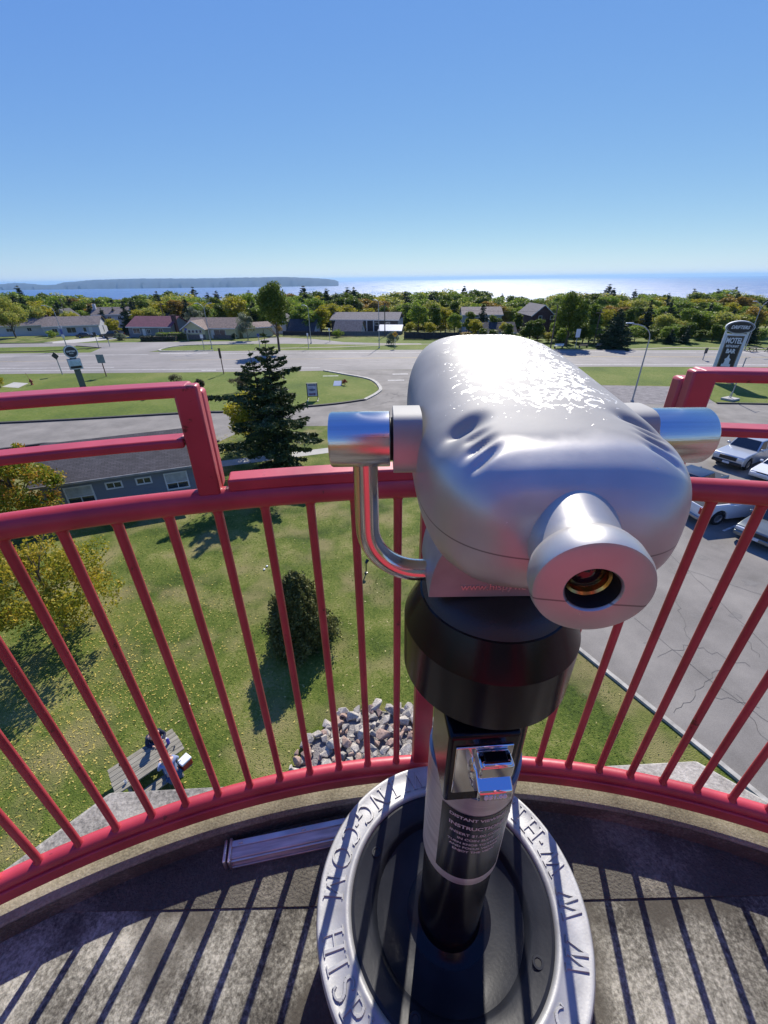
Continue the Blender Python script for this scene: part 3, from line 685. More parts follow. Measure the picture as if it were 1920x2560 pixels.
sub(b, 'coin_slot_housing', CHR, coin, org=VO, bevel=0.003, seg=2)
b = MB().box((0.010, -0.149, 0.0535), (0.030, 0.014, 0.006), M=Mbx); sub(b, 'slot_insert', BLK, coin, org=VO, bevel=0.001)
b = MB()
b.add([(-0.014, -0.142, 0.026), (0.034, -0.142, 0.026), (0.034, -0.170, 0.010), (-0.014, -0.170, 0.010),
       (-0.014, -0.142, -0.014), (0.034, -0.142, -0.014), (0.034, -0.170, -0.010), (-0.014, -0.170, -0.010)],
      [(0, 3, 2, 1), (4, 5, 6, 7), (3, 7, 6, 2), (0, 1, 5, 4), (0, 4, 7, 3), (1, 2, 6, 5)], M=Mbx)
b.box((0.010, -0.141, 0.002), (0.050, 0.012, 0.044), M=Mbx)
sub(b, 'coin_knob', CHR, coin, org=VO, bevel=0.003, seg=2)
b = text_mb('$$1.00', 0.011, 0.001, Mbx @ Matrix.Translation((0.010, -0.1704, 0.0)) @ Matrix.Rotation(R(90), 4, 'X'), bold=0.0003)
sub(b, 'coin_price', mat('white_print', (0.75, 0.75, 0.72), 0.5), coin, org=VO, smooth=0)
# sleeve with the instruction label
b = MB(); n = 96
vs = []
for j in range(n):
    an = 2*math.pi*j/n; d2 = math.cos(an-math.atan2(fdir.y, fdir.x))
    ztop = Z(0.765) + 0.0
    vs += [(VX+0.0815*math.cos(an), VY+0.0815*math.sin(an), Z(0.735)-0.02*max(0, d2)**2), (VX+0.0815*math.cos(an), VY+0.0815*math.sin(an), Z(1.075))]
fs = [(2*j, 2*((j+1) % n), 2*((j+1) % n)+1, 2*j+1) for j in range(n)]
k0 = len(vs)
vs += [((vs[i][0]-VX)*0.938+VX, (vs[i][1]-VY)*0.938+VY, vs[i][2]) for i in range(2*n)]
for j in range(n):
    a_, c_ = 2*j, 2*((j+1) % n)
    fs += [(a_, a_+k0, c_+k0, c_), (a_+1, c_+1, c_+1+k0, a_+1+k0)]
b.add(vs, [f[::-1] for f in fs]); slv = b.build('label_sleeve', SLV, viewer, org=VO, smooth=50)
LA = R(-90)
def wrap(mb, r, z0):
    "bend flat x/y artwork round the pole: x runs along the circumference"
    mb.v = [(VX+(r+z)*math.cos(LA+x/r), VY+(r+z)*math.sin(LA+x/r), z0+y) for x, y, z in mb.v]; return mb
b = MB(); N1 = 40; w_ = 0.070
for i in range(N1+1):
    x = -w_+2*w_*i/N1; b.v += [(x, 0.112, 0), (x, -0.128, 0)]
b.f = [(2*i+1, 2*i+3, 2*i+2, 2*i) for i in range(N1)]
lab = sub(wrap(b, 0.0822, Z(0.918)), 'instruction_label', mat('gloss_black_label', (0.006, 0.006, 0.007), 0.22, var=0.1, spec=0.35), slv, org=VO, smooth=60)
tx = MB()
for txt, sz, y, bold in (('DISTANT VIEWING', 0.0125, 0.098, 0.0004), ('INSTRUCTIONS', 0.0150, 0.070, 0.0004), ('INSERT $1.00 COIN', 0.0115, 0.046, 0.0002), ('IN COIN SLOT', 0.0105, 0.029, 0.0002),
                         ('TURN KNOB TO START', 0.0095, 0.013, 0.0002), ('AND FOCUS VIEWER', 0.0100, -0.001, 0.0002), ('ENJOY THE VIEW', 0.0105, -0.015, 0.0002)):
    q = text_mb(txt, sz, 0, Matrix.Translation((0, y, 0.0005)), bold=bold); tx.add(q.v, q.f)
wrap(tx, 0.0822, Z(0.918)).build('label_print', mat('grey_print', (0.55, 0.55, 0.53), 0.5), slv, org=VO, smooth=0)
# dish inside the ring
MB().lathe([(0.262, Z(1.433)), (0.262, Z(1.412)), (0.248, Z(1.408)), (0.225, Z(1.416)), (0.205, Z(1.424)), (0.198, Z(1.430)), (0.190, Z(1.450)), (0.165, Z(1.464)), (0.130, Z(1.472)), (0.100, Z(1.474)), (0.075, Z(1.474))], 120, Mv).build('dish', DISHM, viewer, org=VO, smooth=35)
for an in (62, 150, 242, 330):
    a_ = R(an); Mh = Matrix.Translation((VX+0.222*math.cos(a_), VY+0.222*math.sin(a_), Z(1.4145)))
    MB().lathe([(0.0135, 0), (0.0125, 0.0020), (0.0085, 0.0020), (0.0075, 0.0005)], 24, Mh).build('bolt_collar', DISHM, viewer, org=VO)
    MB().lathe([(0.0075, 0.0003), (0.0001, 0.0003)], 24, Mh).build('bolt_hole', DARK, viewer, org=VO)
MB().lathe([(0.337, Z(1.470)), (0.332, Z(1.50)), (0.326, Z(1.6327)), (0.30, Z(1.6333))], 96, Mv).build('base_skirt', BLK, viewer, org=VO, smooth=40)
MB().lathe([(0.262, Z(1.433)), (0.262, Z(1.47)), (0.30, Z(1.474))], 96, Mv).build('dish_rim', DISHM, viewer, org=VO, smooth=40)
# footstep ring
ringp = [(0.262, Z(1.438)), (0.256, Z(1.430)), (0.256, Z(1.408)), (0.260, Z(1.401)), (0.266, Z(1.3985)), (0.272, Z(1.3995)), (0.276, Z(1.4015)), (0.330, Z(1.4025)), (0.335, Z(1.4005)), (0.340, Z(1.4015)), (0.3435, Z(1.406)), (0.3445, Z(1.430)), (0.338, Z(1.472)), (0.30, Z(1.474))]
ring = MB().lathe(ringp, 200, Mv).build('footstep_ring', ALU, viewer, org=VO, smooth=40)
# raised serif capitals on the ring (stroke font: thin and thick stems with serifs)
def letter(ch):
    T, K = 0.085, 0.15; o = []       # strokes ((x0,y0),(x1,y1),width)
    def st(a, b_, wd): o.append((a, b_, wd))
    def serif(x, y, l=0.22): o.append(((x-l/2, y), (x+l/2, y), 0.055))
    w_ = 0.7
    def curve(pts, ws):
        for (p, q, w1) in zip(pts, pts[1:], ws): o.append((p, q, w1))
    if ch == 'I': st((0, 0), (0, 1), K); serif(0, 0, .34); serif(0, 1, .34); w_ = 0.34
    elif ch == 'H': st((-.27, 0), (-.27, 1), K); st((.27, 0), (.27, 1), K); st((-.27, .52), (.27, .52), T); [serif(x, y, .32) for x in (-.27, .27) for y in (0, 1)]; w_ = .9
    elif ch == 'W':
        st((-.46, 1), (-.24, 0), K); st((-.24, 0), (0, 1), T); st((0, 1), (.24, 0), K); st((.24, 0), (.46, 1), T); [serif(x, 1, .26) for x in (-.46, 0, .46)]; w_ = 1.15
    elif ch == 'M':
        st((-.36, 0), (-.33, 1), T); st((-.33, 1), (0, .08), K); st((0, .08), (.33, 1), T); st((.33, 1), (.36, 0), K); serif(-.36, 0); serif(.36, 0, .3); serif(-.36, 1, .2); serif(.36, 1, .2); w_ = 1.0
    elif ch == 'N': st((-.28, 0), (-.28, 1), T); st((-.28, 1), (.28, 0), K); st((.28, 0), (.28, 1), T); serif(-.28, 0); serif(-.32, 1); serif(.28, 1); w_ = .85
    elif ch == 'V': st((-.32, 1), (0, 0), K); st((0, 0), (.32, 1), T); serif(-.32, 1, .28); serif(.32, 1, .24); w_ = .8
    elif ch == 'Y': st((-.3, 1), (0, .48), K); st((0, .48), (.3, 1), T); st((0, .5), (0, 0), K); serif(-.3, 1, .26); serif(.3, 1, .24); serif(0, 0, .3); w_ = .8
    elif ch == 'E': st((-.2, 0), (-.2, 1), K); st((-.2, .97), (.24, .97), T); st((-.2, .52), (.14, .52), T); st((-.2, .03), (.26, .03), T); st((.24, .97), (.24, .82), .05); st((.26, .03), (.26, .2), .05); serif(-.24, 0); serif(-.24, 1); w_ = .7
    elif ch == 'P':
        st((-.2, 0), (-.2, 1), K); serif(-.2, 0, .32); pts = [(-.2, .97)]+[(.02+.22*math.cos(R(a)), .73+.245*math.sin(R(a))) for a in range(90, -91, -18)]+[(-.2, .49)]
        curve(pts, [T]*3+[K]*6+[T]*4); serif(-.26, 1, .2); w_ = .68
    elif ch in 'CG':
        pts = [(.0+.36*math.cos(R(a)), .5+.49*math.sin(R(a))) for a in range(42, 319, 12)]
        curve(pts, [T]*5+[K]*12+[T]*8); st(pts[0], (pts[0][0]+.02, pts[0][1]+.14), .06); w_ = .85
        if ch == 'G': st((.28, .05), (.28, .4), K); serif(.26, .4, .28)
    elif ch == 'O':
        pts = [(.38*math.cos(R(a)), .5+.49*math.sin(R(a))) for a in range(0, 361, 12)]
        curve(pts, [K if abs(math.cos(R(a+6))) > .55 else T for a in range(0, 361, 12)]); w_ = .9
    elif ch == 'S':
        pts = [(.2, .8), (.12, .93), (0, .98), (-.13, .95), (-.2, .85), (-.2, .72), (-.12, .61), (.03, .52), (.16, .42), (.22, .28), (.2, .14), (.1, .04), (-.04, .01), (-.16, .05), (-.23, .2)]
        curve(pts, [T, T, T, T, K, K, K, K, K, K, T, T, T, T]); st((.2, .8), (.22, .95), .05); st((-.23, .2), (-.24, .03), .05); w_ = .62
    elif ch == '.': st((-.07, .5), (.07, .5), .14); w_ = .4
    return o, w_
def ring_letters(seq, capsz=0.049, rr0=0.3275):
    b = MB()
    for ch, ang in seq:
        o, _ = letter(ch); a_ = R(ang)
        rad = Vector((math.cos(a_), math.sin(a_))); tan = Vector((-math.sin(a_), math.cos(a_)))
        for ki, ((x0, y0), (x1, y1), wd) in enumerate(o):
            p = Vector((x0*1.12, y0)); q = Vector((x1*1.12, y1)); wd *= 1.25; d = (q-p); l = max(d.length, 1e-4); d /= l; nrm = Vector((-d.y, d.x)); e_ = wd*0.12
            top = 0.0042+0.00005*ki
            lo = [(p-d*e_+nrm*wd/2), (p-d*e_-nrm*wd/2), (q+d*e_-nrm*wd/2), (q+d*e_+nrm*wd/2)]
            hi = [(p+(nrm*wd*0.33)), (p-(nrm*wd*0.33)), (q-(nrm*wd*0.33)), (q+(nrm*wd*0.33))]
            V = []
            for (pts_, zz) in ((lo, 0.0), (hi, top)):
                for v_ in pts_:
                    xy = rad*(rr0-v_.y*capsz)+tan*(v_.x*capsz)
                    V.append((VX+xy.x, VY+xy.y, Z(1.4022)+zz))
            b.add(V, [(0, 4, 5, 1), (1, 5, 6, 2), (2, 6, 7, 3), (3, 7, 4, 0), (4, 7, 6, 5)])
    return b
seq = [('W', 339.3), ('W', 358), ('W', 15.5), ('.', 24.3), ('H', 30.8), ('I', 40), ('S', 47.3), ('P', 56), ('Y', 66), ('V', 76), ('I', 83.5), ('E', 91), ('W', 104.4), ('I', 117), ('N', 127.3), ('G', 138.5), ('.', 145.4), ('C', 151.3), ('O', 161.5), ('M', 174),
       ('H', 194), ('I', 202.4), ('S', 210), ('P', 218), ('Y', 227.5), ('V', 242), ('I', 250), ('E', 258), ('W', 270), ('I', 281), ('N', 290), ('G', 301), ('C', 317.5)]
sub(ring_letters(seq), 'raised_lettering', ALU, ring, org=VO, smooth=25)

# ------------------------------------------------------------------ lamp fitting lying on the deck
fa = Vector((-0.455, 0.572)); fb_ = Vector((0.02, 0.655)); fd = (fb_-fa).normalized(); fl = (fb_-fa).length
fx = thing('strip_light', 'long narrow dusty strip light housing lying on the deck against the curb', 'lamp', (fa.x, fa.y, FLOORZ), math.atan2(fd.y, fd.x)); fx.scale = (1, 0.66, 0.66)
PKM = mat('dusty_enamel_red_reflection', (0.55, 0.50, 0.50), 0.35, 0.2, var=0.3, vs=8, stretch=(1, 6, 6))  # pink tinge stands in for the red rail reflected in the white enamel
fr = mat('aluminium_trim', (0.6, 0.58, 0.58), 0.3, 0.8, var=0.15, vs=10)
MB().prism([(-0.038, 0.006), (0.038, 0.006), (0.034, 0.062), (-0.030, 0.062)], 0.0, fl, M=Matrix(((0, 0, 1, 0), (1, 0, 0, 0), (0, 1, 0, 0), (0, 0, 0, 1)))).build('housing', PKM, fx, bevel=0.004)
MB().box((fl/2, 0.022, 0.066), (fl-0.01, 0.024, 0.009)).build('top_flange', fr, fx, bevel=0.002)
MB().box((fl/2, -0.040, 0.012), (fl-0.01, 0.010, 0.012)).build('lower_trim', fr, fx, bevel=0.002)
MB().box((fl/2, -0.036, 0.052), (fl-0.01, 0.008, 0.008)).build('upper_trim', fr, fx, bevel=0.002)
for k in range(2): MB().box((0.002-0.014*k, 0, 0.037), (0.009, 0.092-0.006*k, 0.074)).build('end_cap', fr, fx, bevel=0.006)
for k in range(3): MB().box((0.03+0.18*k, 0.020, 0.073), (0.012, 0.008, 0.008)).build('clip', fr, fx, bevel=0.002)

# ------------------------------------------------------------------ foliage generators
LEAFM = {}
def leafmat(name, cols, trans=0.25):
    m = bpy.data.materials.new(name); m.use_nodes = True; t = m.node_tree; b = t.nodes['Principled BSDF']
    gm = NN(t, 'ShaderNodeNewGeometry'); cr_ = NN(t, 'ShaderNodeValToRGB'); cr_.color_ramp.interpolation = 'LINEAR'
    e = cr_.color_ramp.elements
    while len(e) < len(cols): e.new(0.5)
    for k, c in enumerate(cols): e[k].position = k/(len(cols)-1); e[k].color = (*c, 1)
    tc = NN(t, 'ShaderNodeTexCoord'); nz = NN(t, 'ShaderNodeTexNoise'); nz.inputs['Scale'].default_value = 0.9; nz.inputs['Detail'].default_value = 3
    t.links.new(tc.outputs['Object'], nz.inputs['Vector'])
    a = NN(t, 'ShaderNodeMath', operation='MULTIPLY_ADD'); a.inputs[1].default_value = 0.55; t.links.new(gm.outputs['Random Per Island'], a.inputs[0])
    mr = NN(t, 'ShaderNodeMapRange'); mr.inputs[1].default_value = 0.32; mr.inputs[2].default_value = 0.68; mr.inputs[4].default_value = 0.5
    t.links.new(nz.outputs[0], mr.inputs[0]); t.links.new(mr.outputs[0], a.inputs[2]); t.links.new(a.outputs[0], cr_.inputs[0])
    t.links.new(cr_.outputs[0], b.inputs['Base Color']); b.inputs['Roughness'].default_value = 0.55; b.inputs['Specular IOR Level'].default_value = 0.25
    tr = NN(t, 'ShaderNodeBsdfTranslucent'); t.links.new(cr_.outputs[0], tr.inputs['Color'])
    ms = NN(t, 'ShaderNodeMixShader'); ms.inputs[0].default_value = trans
    out = t.nodes['Material Output']; t.links.new(b.outputs[0], ms.inputs[1]); t.links.new(tr.outputs[0], ms.inputs[2]); t.links.new(ms.outputs[0], out.inputs['Surface'])
    return m
L_GREEN = leafmat('green_leaves', [(0.071, 0.131, 0.016), (0.141, 0.231, 0.023), (0.26, 0.34, 0.04), (0.4, 0.421, 0.06)], 0.4)
L_DEEP = leafmat('deep_green_leaves', [(0.04, 0.07, 0.010), (0.08, 0.13, 0.015), (0.14, 0.19, 0.02), (0.22, 0.25, 0.03)], 0.35)
L_OLIVE = leafmat('olive_leaves', [(0.127, 0.166, 0.03), (0.255, 0.304, 0.051), (0.432, 0.432, 0.077), (0.634, 0.507, 0.101)], 0.4)
L_YELLOW = leafmat('yellow_leaves', [(0.14, 0.17, 0.015), (0.27, 0.27, 0.02), (0.42, 0.37, 0.03), (0.52, 0.42, 0.04)], 0.45)
L_ORANGE = leafmat('orange_leaves', [(0.14, 0.13, 0.02), (0.26, 0.19, 0.03), (0.36, 0.24, 0.04), (0.38, 0.21, 0.05)], 0.4)
L_MAPLE = leafmat('turning_maple_leaves', [(0.06, 0.11, 0.012), (0.12, 0.18, 0.015), (0.26, 0.26, 0.02), (0.45, 0.26, 0.03), (0.50, 0.16, 0.05)], 0.4)
L_GOLD = leafmat('golden_maple_leaves', [(0.10, 0.14, 0.015), (0.24, 0.25, 0.02), (0.42, 0.34, 0.03), (0.52, 0.33, 0.05)], 0.4)
L_GREY = leafmat('grey_green_leaves', [(0.105, 0.135, 0.075), (0.195, 0.225, 0.135), (0.3, 0.33, 0.21)], 0.3)
L_NEED = leafmat('spruce_needles', [(0.013, 0.025, 0.01), (0.03, 0.056, 0.018), (0.069, 0.1, 0.027), (0.138, 0.15, 0.05)], 0.1)
L_NEEDF = leafmat('dark_needles', [(0.015, 0.034, 0.019), (0.03, 0.061, 0.027), (0.057, 0.095, 0.038)], 0.1)
L_CEDAR = leafmat('bronzed_cedar', [(0.04, 0.055, 0.015), (0.09, 0.105, 0.025), (0.15, 0.14, 0.04), (0.10, 0.13, 0.03)], 0.2)
L_SHRUB = leafmat('reddish_shrub_leaves', [(0.05, 0.06, 0.02), (0.10, 0.09, 0.04), (0.16, 0.11, 0.07)], 0.3)
BARK = mat('tree_bark', (0.09, 0.07, 0.05), 0.95, var=0.4, vs=9, bump=0.6, bs=30)
BARKL = mat('pale_bark', (0.20, 0.18, 0.15), 0.95, var=0.4, vs=7, bump=0.5, bs=20)
def leafquads(P, size, r, tilt=None, elong=1.0):
    "P (n,3) centres -> quads of random orientation"
    n = len(P)
    a = r.normal(size=(n, 3)); a /= np.linalg.norm(a, axis=1)[:, None]
    if tilt is not None: a[:, 2] *= tilt; a /= np.linalg.norm(a, axis=1)[:, None]
    c = r.normal(size=(n, 3)); b = np.cross(a, c); b /= np.linalg.norm(b, axis=1)[:, None]
    s = (size*r.uniform(0.6, 1.35, n))[:, None]
    v = np.stack([P+a*s*elong*0.5, P+b*s*0.32, P-a*s*elong*0.5, P-b*s*0.32], axis=1).reshape(-1, 3)
    f = np.arange(4*n).reshape(-1, 4)
    return v, f
def trunk_mb(H, r0, r, branches=9, spread=1.0, lean=0.03, start=0.3):
    b = MB(); pts = []; x = y = 0
    for k in range(9):
        pts.append((x, y, H*k/8)); x += r.normal()*lean*H/8; y += r.normal()*lean*H/8
    b.tube(pts, [r0*(1-0.85*k/8) for k in range(9)], 8)
    for k in range(branches):
        t = start+(0.9-start)*k/branches; i = int(t*8); p = pts[i]; an = r.uniform(0, 6.28); L = spread*(1.1-0.6*t)
        q = [(p[0]+math.cos(an)*L*u, p[1]+math.sin(an)*L*u, p[2]+L*0.75*u+0.15*L*math.sin(3*u)) for u in (0, .35, .7, 1)]
        b.tube(q, [r0*0.45*(1-t*0.5), r0*0.3, r0*0.16, r0*0.06], 6)
    return b
def decid(name, label, H, W, lm, seed, n=7000, leaf=0.30, base=0.25, blobs=26, rb=1.0, group=None, bark=None, cat='tree', top=1.0, gap=0.25):
    r = np.random.default_rng(seed)
    t = thing(name, label, cat, (0, 0, 0), 0, group)
    trunk_mb(H*0.85, max(0.05, H*0.02), r, 9, W*0.42, start=max(base, .15)).build('trunk', bark or BARK, t, smooth=60)
    cz = H*(base+(1-base)/2); hz = H*(1-base)/2
    C = []; Rd = []
    while len(C) < blobs:
        p = r.uniform(-1, 1, 3)
        q = p[0]**2+p[1]**2+p[2]**2
        if q > 1 or q < 0.12: continue
        k = (1-0.35*max(p[2], 0)) if top == 1.0 else (1-top*max(p[2]*0.5+0.5, 0))
        C.append((p[0]*W/2*0.82*k, p[1]*W/2*0.82*k, cz+p[2]*hz*0.84)); Rd.append((r.uniform(0.16, 0.30)*W/2+0.10*hz)*rb*r.uniform(0.7, 1.2))
    C = np.array(C); Rd = np.array(Rd)
    idx = r.integers(0, blobs, n)
    d = r.normal(size=(n, 3)); d /= np.linalg.norm(d, axis=1)[:, None]
    rad = Rd[idx]*np.clip(r.normal(0.86, 0.18, n), 0.2, 1.35)
    P = C[idx]+d*rad[:, None]*np.array([1, 1, 0.8])
    P = P[P[:, 2] > H*base*0.6]
    v, f = leafquads(P, leaf, r)
    npmesh('crown', v, f, lm, t)
    return t
def conifer(name, label, H, W, lm, seed, n=9000, leaf=0.28, base=0.08, group=None, droop=0.35, irr=0.25, sparse=1.0, tops=((0, 0, 1.0),)):
    r = np.random.default_rng(seed)
    t = thing(name, label, 'tree', (0, 0, 0), 0, group)
    b = MB(); PS = []; nb = []
    for (tx, ty, hs_) in tops:
        h = H*hs_; z0 = 0 if (tx, ty) == (0, 0) else H*0.18
        b.tube([(tx*(k/8)**0.5 if z0 else 0, ty*(k/8)**0.5 if z0 else 0, z0+(h-z0)*k/8) for k in range(9)], [max(0.015, H*0.017*(1-k/8.3)) for k in range(9)], 8)
        nw = int(26*hs_)
        for k in range(nw):
            u = k/(nw-1.0); z = h*(base+(1-base)*u)+r.normal()*0.05
            if z0 and z < H*0.3: continue
            L0 = W/2*(1-u)**0.85*(1 if u > 0.12 else 0.75+u*2)+0.08*W*(1-u)
            m = max(4, int(8*(1-u*0.4)*sparse))
            a0 = r.uniform(0, 6.28)
            for j in range(m):
                an = a0+6.283*j/m+r.normal()*0.25; L = L0*max(0.35, 1+r.normal()*irr)
                fr = (k/8)**0.5 if False else 1
                bx = tx*(min(1, z/h))**0.5 if z0 else 0; by = ty*(min(1, z/h))**0.5 if z0 else 0
                up = 0.10+0.4*u
                tip = (bx+math.cos(an)*L, by+math.sin(an)*L, z+L*up-droop*L*0.6)
                mid = (bx+math.cos(an)*L*0.5, by+math.sin(an)*L*0.5, z+L*up*0.6-droop*L*0.30)
                b.tube([(bx, by, z), mid, tip], [0.012*H*0.25*(1-u*0.6), 0.008*H*0.2, 0.004], 4)
                nb.append((bx, by, z, math.cos(an), math.sin(an), L, up, tip[2]-z))
    b.build('trunk', BARK, t, smooth=60)
    nb = np.array(nb); wts = nb[:, 5]**1.3; wts /= wts.sum()
    idx = r.choice(len(nb), n, p=wts); q = nb[idx]
    s = r.beta(1.7, 1.05, n)*1.05; lat = r.normal(size=n)*0.20*q[:, 5]*(1.15-s)*np.minimum(1, s*3)
    P = np.empty((n, 3))
    P[:, 0] = q[:, 0]+q[:, 3]*q[:, 5]*s-q[:, 4]*lat
    P[:, 1] = q[:, 1]+q[:, 4]*q[:, 5]*s+q[:, 3]*lat
    P[:, 2] = q[:, 2]+q[:, 7]*s**1.2-np.abs(lat)*0.35-r.uniform(0, 0.12, n)*np.minimum(q[:, 5], 1.5)
    v, f = leafquads(P, leaf, r, tilt=0.5, elong=1.5)
    npmesh('crown', v, f, lm, t)
    return t
def place(o, x, y, rz=0, s=1.0, label=None, z=None):
    o.location = (x, y, gz(y) if z is None else z); o.rotation_euler = (0, 0, rz); o.scale = (s if hasattr(s, '__len__') else (s, s, s))
    if label: o['label'] = label
    return o

# ---- the wood between the houses and the lake: prototypes, then copies
WG = 'trees of the wood between the houses and the lake'
LB = {'g': 'green leafy tree in the wood in front of the lake', 'o': 'olive green tree turning brown in the wood by the lake', 'y': 'yellow autumn tree standing in the wood by the lake',
      'r': 'orange brown autumn tree in the wood by the lake', 's': 'dark pointed conifer rising from the wood by the lake'}
PR = {}
PR['g'] = [decid('leafy_tree', LB['g'], 10, 7.0, L_GREEN, 11, 5200, 0.42, 0.16, group=WG), decid('leafy_tree', LB['g'], 10, 5.6, L_DEEP, 12, 4600, 0.42, 0.12, group=WG, top=0.6)]
PR['o'] = [decid('leafy_tree', LB['o'], 10, 6.6, L_OLIVE, 13, 5000, 0.42, 0.15, group=WG), decid('leafy_tree', LB['o'], 10, 5.0, L_DEEP, 14, 4600, 0.42, 0.14, group=WG, top=0.6)]
PR['y'] = [decid('leafy_tree', LB['y'], 10, 5.6, L_YELLOW, 15, 4200, 0.40, 0.15, group=WG)]
PR['r'] = [decid('leafy_tree', LB['r'], 10, 6.0, L_ORANGE, 16, 4600, 0.42, 0.15, group=WG)]
PR['s'] = [conifer('pine_tree', LB['s'], 10, 3.6, L_NEEDF, 17, 3600, 0.42, 0.06, group=WG, irr=0.35), conifer('pine_tree', LB['s'], 10, 2.8, L_NEEDF, 18, 3000, 0.40, 0.12, group=WG, irr=0.45)]
used = {k: [False]*len(v) for k, v in PR.items()}
fr_ = random.Random(21)
def forest_tree(dx, Y, top, kind, wsc=1.0):
    "a tree at ground distance Y in the direction of picture column dx whose top reaches picture row top"
    top -= (10 + 4*math.sin(dx*0.021)+3*math.sin(dx*0.067+1)) if Y > 135 else 0; p = atY(dx, top, Y); g0 = gz(Y); h = max(1.5, p[2]-g0)
    d = ray(dx, top); i = fr_.randrange(len(PR[kind])); proto = PR[kind][i]
    s = h/10.0; sw = s*wsc*fr_.uniform(1.1, 1.45)
    if h < 6: sw = max(sw, 0.5*wsc)
    if used[kind][i]: o = dup(proto)
    else: o = proto; used[kind][i] = True
    zone = 'behind the left bungalows' if dx < 300 else 'behind the middle bungalows' if dx < 560 else 'behind the apartment block' if dx < 880 else 'beyond the viewer head' if dx < 1215 else 'right of the brick house' if dx < 1430 else 'near the oval motel sign'
    dep = 'front edge' if Y < 135 else 'middle' if Y < 200 else 'far side'
    what = {'g': 'green leafy tree', 'o': 'olive green tree', 'y': 'yellow autumn tree', 'r': 'orange brown tree', 's': 'dark pointed conifer'}[kind]
    if h < 5: what = 'small '+what
    o['label'] = '%s at the %s of the wood, %s' % (what, dep, zone)
    o.location = (p[0], Y, g0-0.1); o.rotation_euler = (0, 0, fr_.uniform(0, 6.28)); o.scale = (sw, sw, s)
    return o
def pick(wts):
    u = fr_.random()*sum(wts.values())
    for k, w_ in wts.items():
        u -= w_
        if u <= 0: return k
def top_line(x):      # upper outline of the wood in the photograph
    return float(np.interp(x, [-200, 0, 60, 130, 250, 400, 480, 520, 620, 700, 800, 900, 960, 1010, 1100, 1170, 1230, 1300, 1390, 1450, 1560, 1640, 1900],
                           [640, 637, 640, 643, 645, 640, 645, 634, 640, 638, 634, 634, 636, 633, 642, 650, 640, 640, 634, 640, 637, 642, 640]))
# far rows
for Y, dxs, dt, wts in ((300, 24, -3, dict(g=4, o=3, s=3, y=1, r=.5)), (235, 22, 2, dict(g=5, o=3, s=1.6, y=1.3, r=.8)), (185, 24, 10, dict(g=6, o=3, y=1.6, r=.6, s=1.2)), (160, 30, 24, dict(g=6, o=2, y=1.6, r=.4, s=1.2))):
    x = -90
    while x < 1760:
        xx = x+fr_.uniform(-7, 7); tl = top_line(xx)
        k = pick(wts); off = fr_.uniform(-2, 6)
        if k == 's': off -= fr_.uniform(2, 9)
        forest_tree(xx, Y+fr_.uniform(-12, 12), tl+dt+off, k, 1.15)
        x += dxs*fr_.uniform(0.8, 1.2)
# nearer row behind the houses
x = -60
while x < 1750:
    if x < 1180:
        k = pick(dict(g=6, o=3, y=2.0, r=.5, s=1.2)); Y = fr_.uniform(140, 152); tt = 664+fr_.uniform(-12, 8)
        if 100 < x < 330: tt = 672+fr_.uniform(-8, 10); k = pick(dict(g=2, s=3, y=1.5, o=1))
    else:
        k = pick(dict(g=6, o=3, y=.5, r=1, s=0.6)); Y = fr_.uniform(112, 128); tt = 664+fr_.uniform(-14, 10)
    if not (700 < x < 880): forest_tree(x, Y, tt, k, 1.05)
    x += 25*fr_.uniform(0.8, 1.2)
# bushy edge of the wood beyond the highway, right half
for (x0, x1, Ya, Yb, ta, tb, n, wts) in ((1000, 1240, 101, 106, 700, 722, 9, dict(g=4, o=2, y=2, r=.5)), (1215, 1660, 98, 103, 688, 712, 22, dict(g=7, o=2, y=.6)), (1430, 1660, 106, 110, 665, 690, 9, dict(o=4, r=2, g=1)), (870, 1010, 126, 134, 690, 706, 7, dict(y=3, g=3, o=1))):
    for i in range(n):
        forest_tree(x0+(x1-x0)*(i+fr_.random()*0.7)/n, fr_.uniform(Ya, Yb), fr_.uniform(ta, tb), pick(wts), 1.25)
for x, Y, tt, k in ((500, 140, 634, 'y'), (520, 150, 630, 'g'), (345, 150, 650, 'y'), (238, 128, 682, 'y'), (262, 150, 655, 's'), (280, 150, 655, 's'), (690, 130, 650, 'y'), (668, 128, 668, 'g'), (645, 132, 650, 'g'), (905, 125, 648, 'g'), (940, 124, 652, 'g'), (965, 128, 655, 'y'), (985, 122, 672, 'g'), (885, 118, 690, 'y'),
                    (1045, 118, 652, 's'), (1120, 120, 672, 'g'), (1175, 118, 655, 's'), (1188, 120, 658, 's'), (1220, 112, 655, 'g'), (1290, 102, 650, 'g'), (1320, 108, 658, 'y'), (1080, 116, 682, 'o'), (1030, 110, 682, 'y'), (1016, 115, 668, 'g'), (1066, 112, 676, 'g'), (1094, 108, 690, 'y'), (1150, 104, 688, 'g'), (1168, 103, 684, 'g'), (1208, 103, 690, 'g'), (1222, 102, 676, 'o'), (930, 114, 690, 'y'), (720, 140, 655, 'y'), (1100, 104, 695, 'g'),
                    (1410, 112, 645, 's'), (1455, 112, 645, 's'), (1540, 112, 650, 's'), (1590, 108, 665, 's'), (1640, 108, 655, 'r'), (1510, 108, 668, 'o'), (1610, 96, 700, 's'), (1640, 94, 690, 's'), (1490, 97, 702, 's'), (1455, 97, 708, 's')):
    forest_tree(x, Y, tt, k)

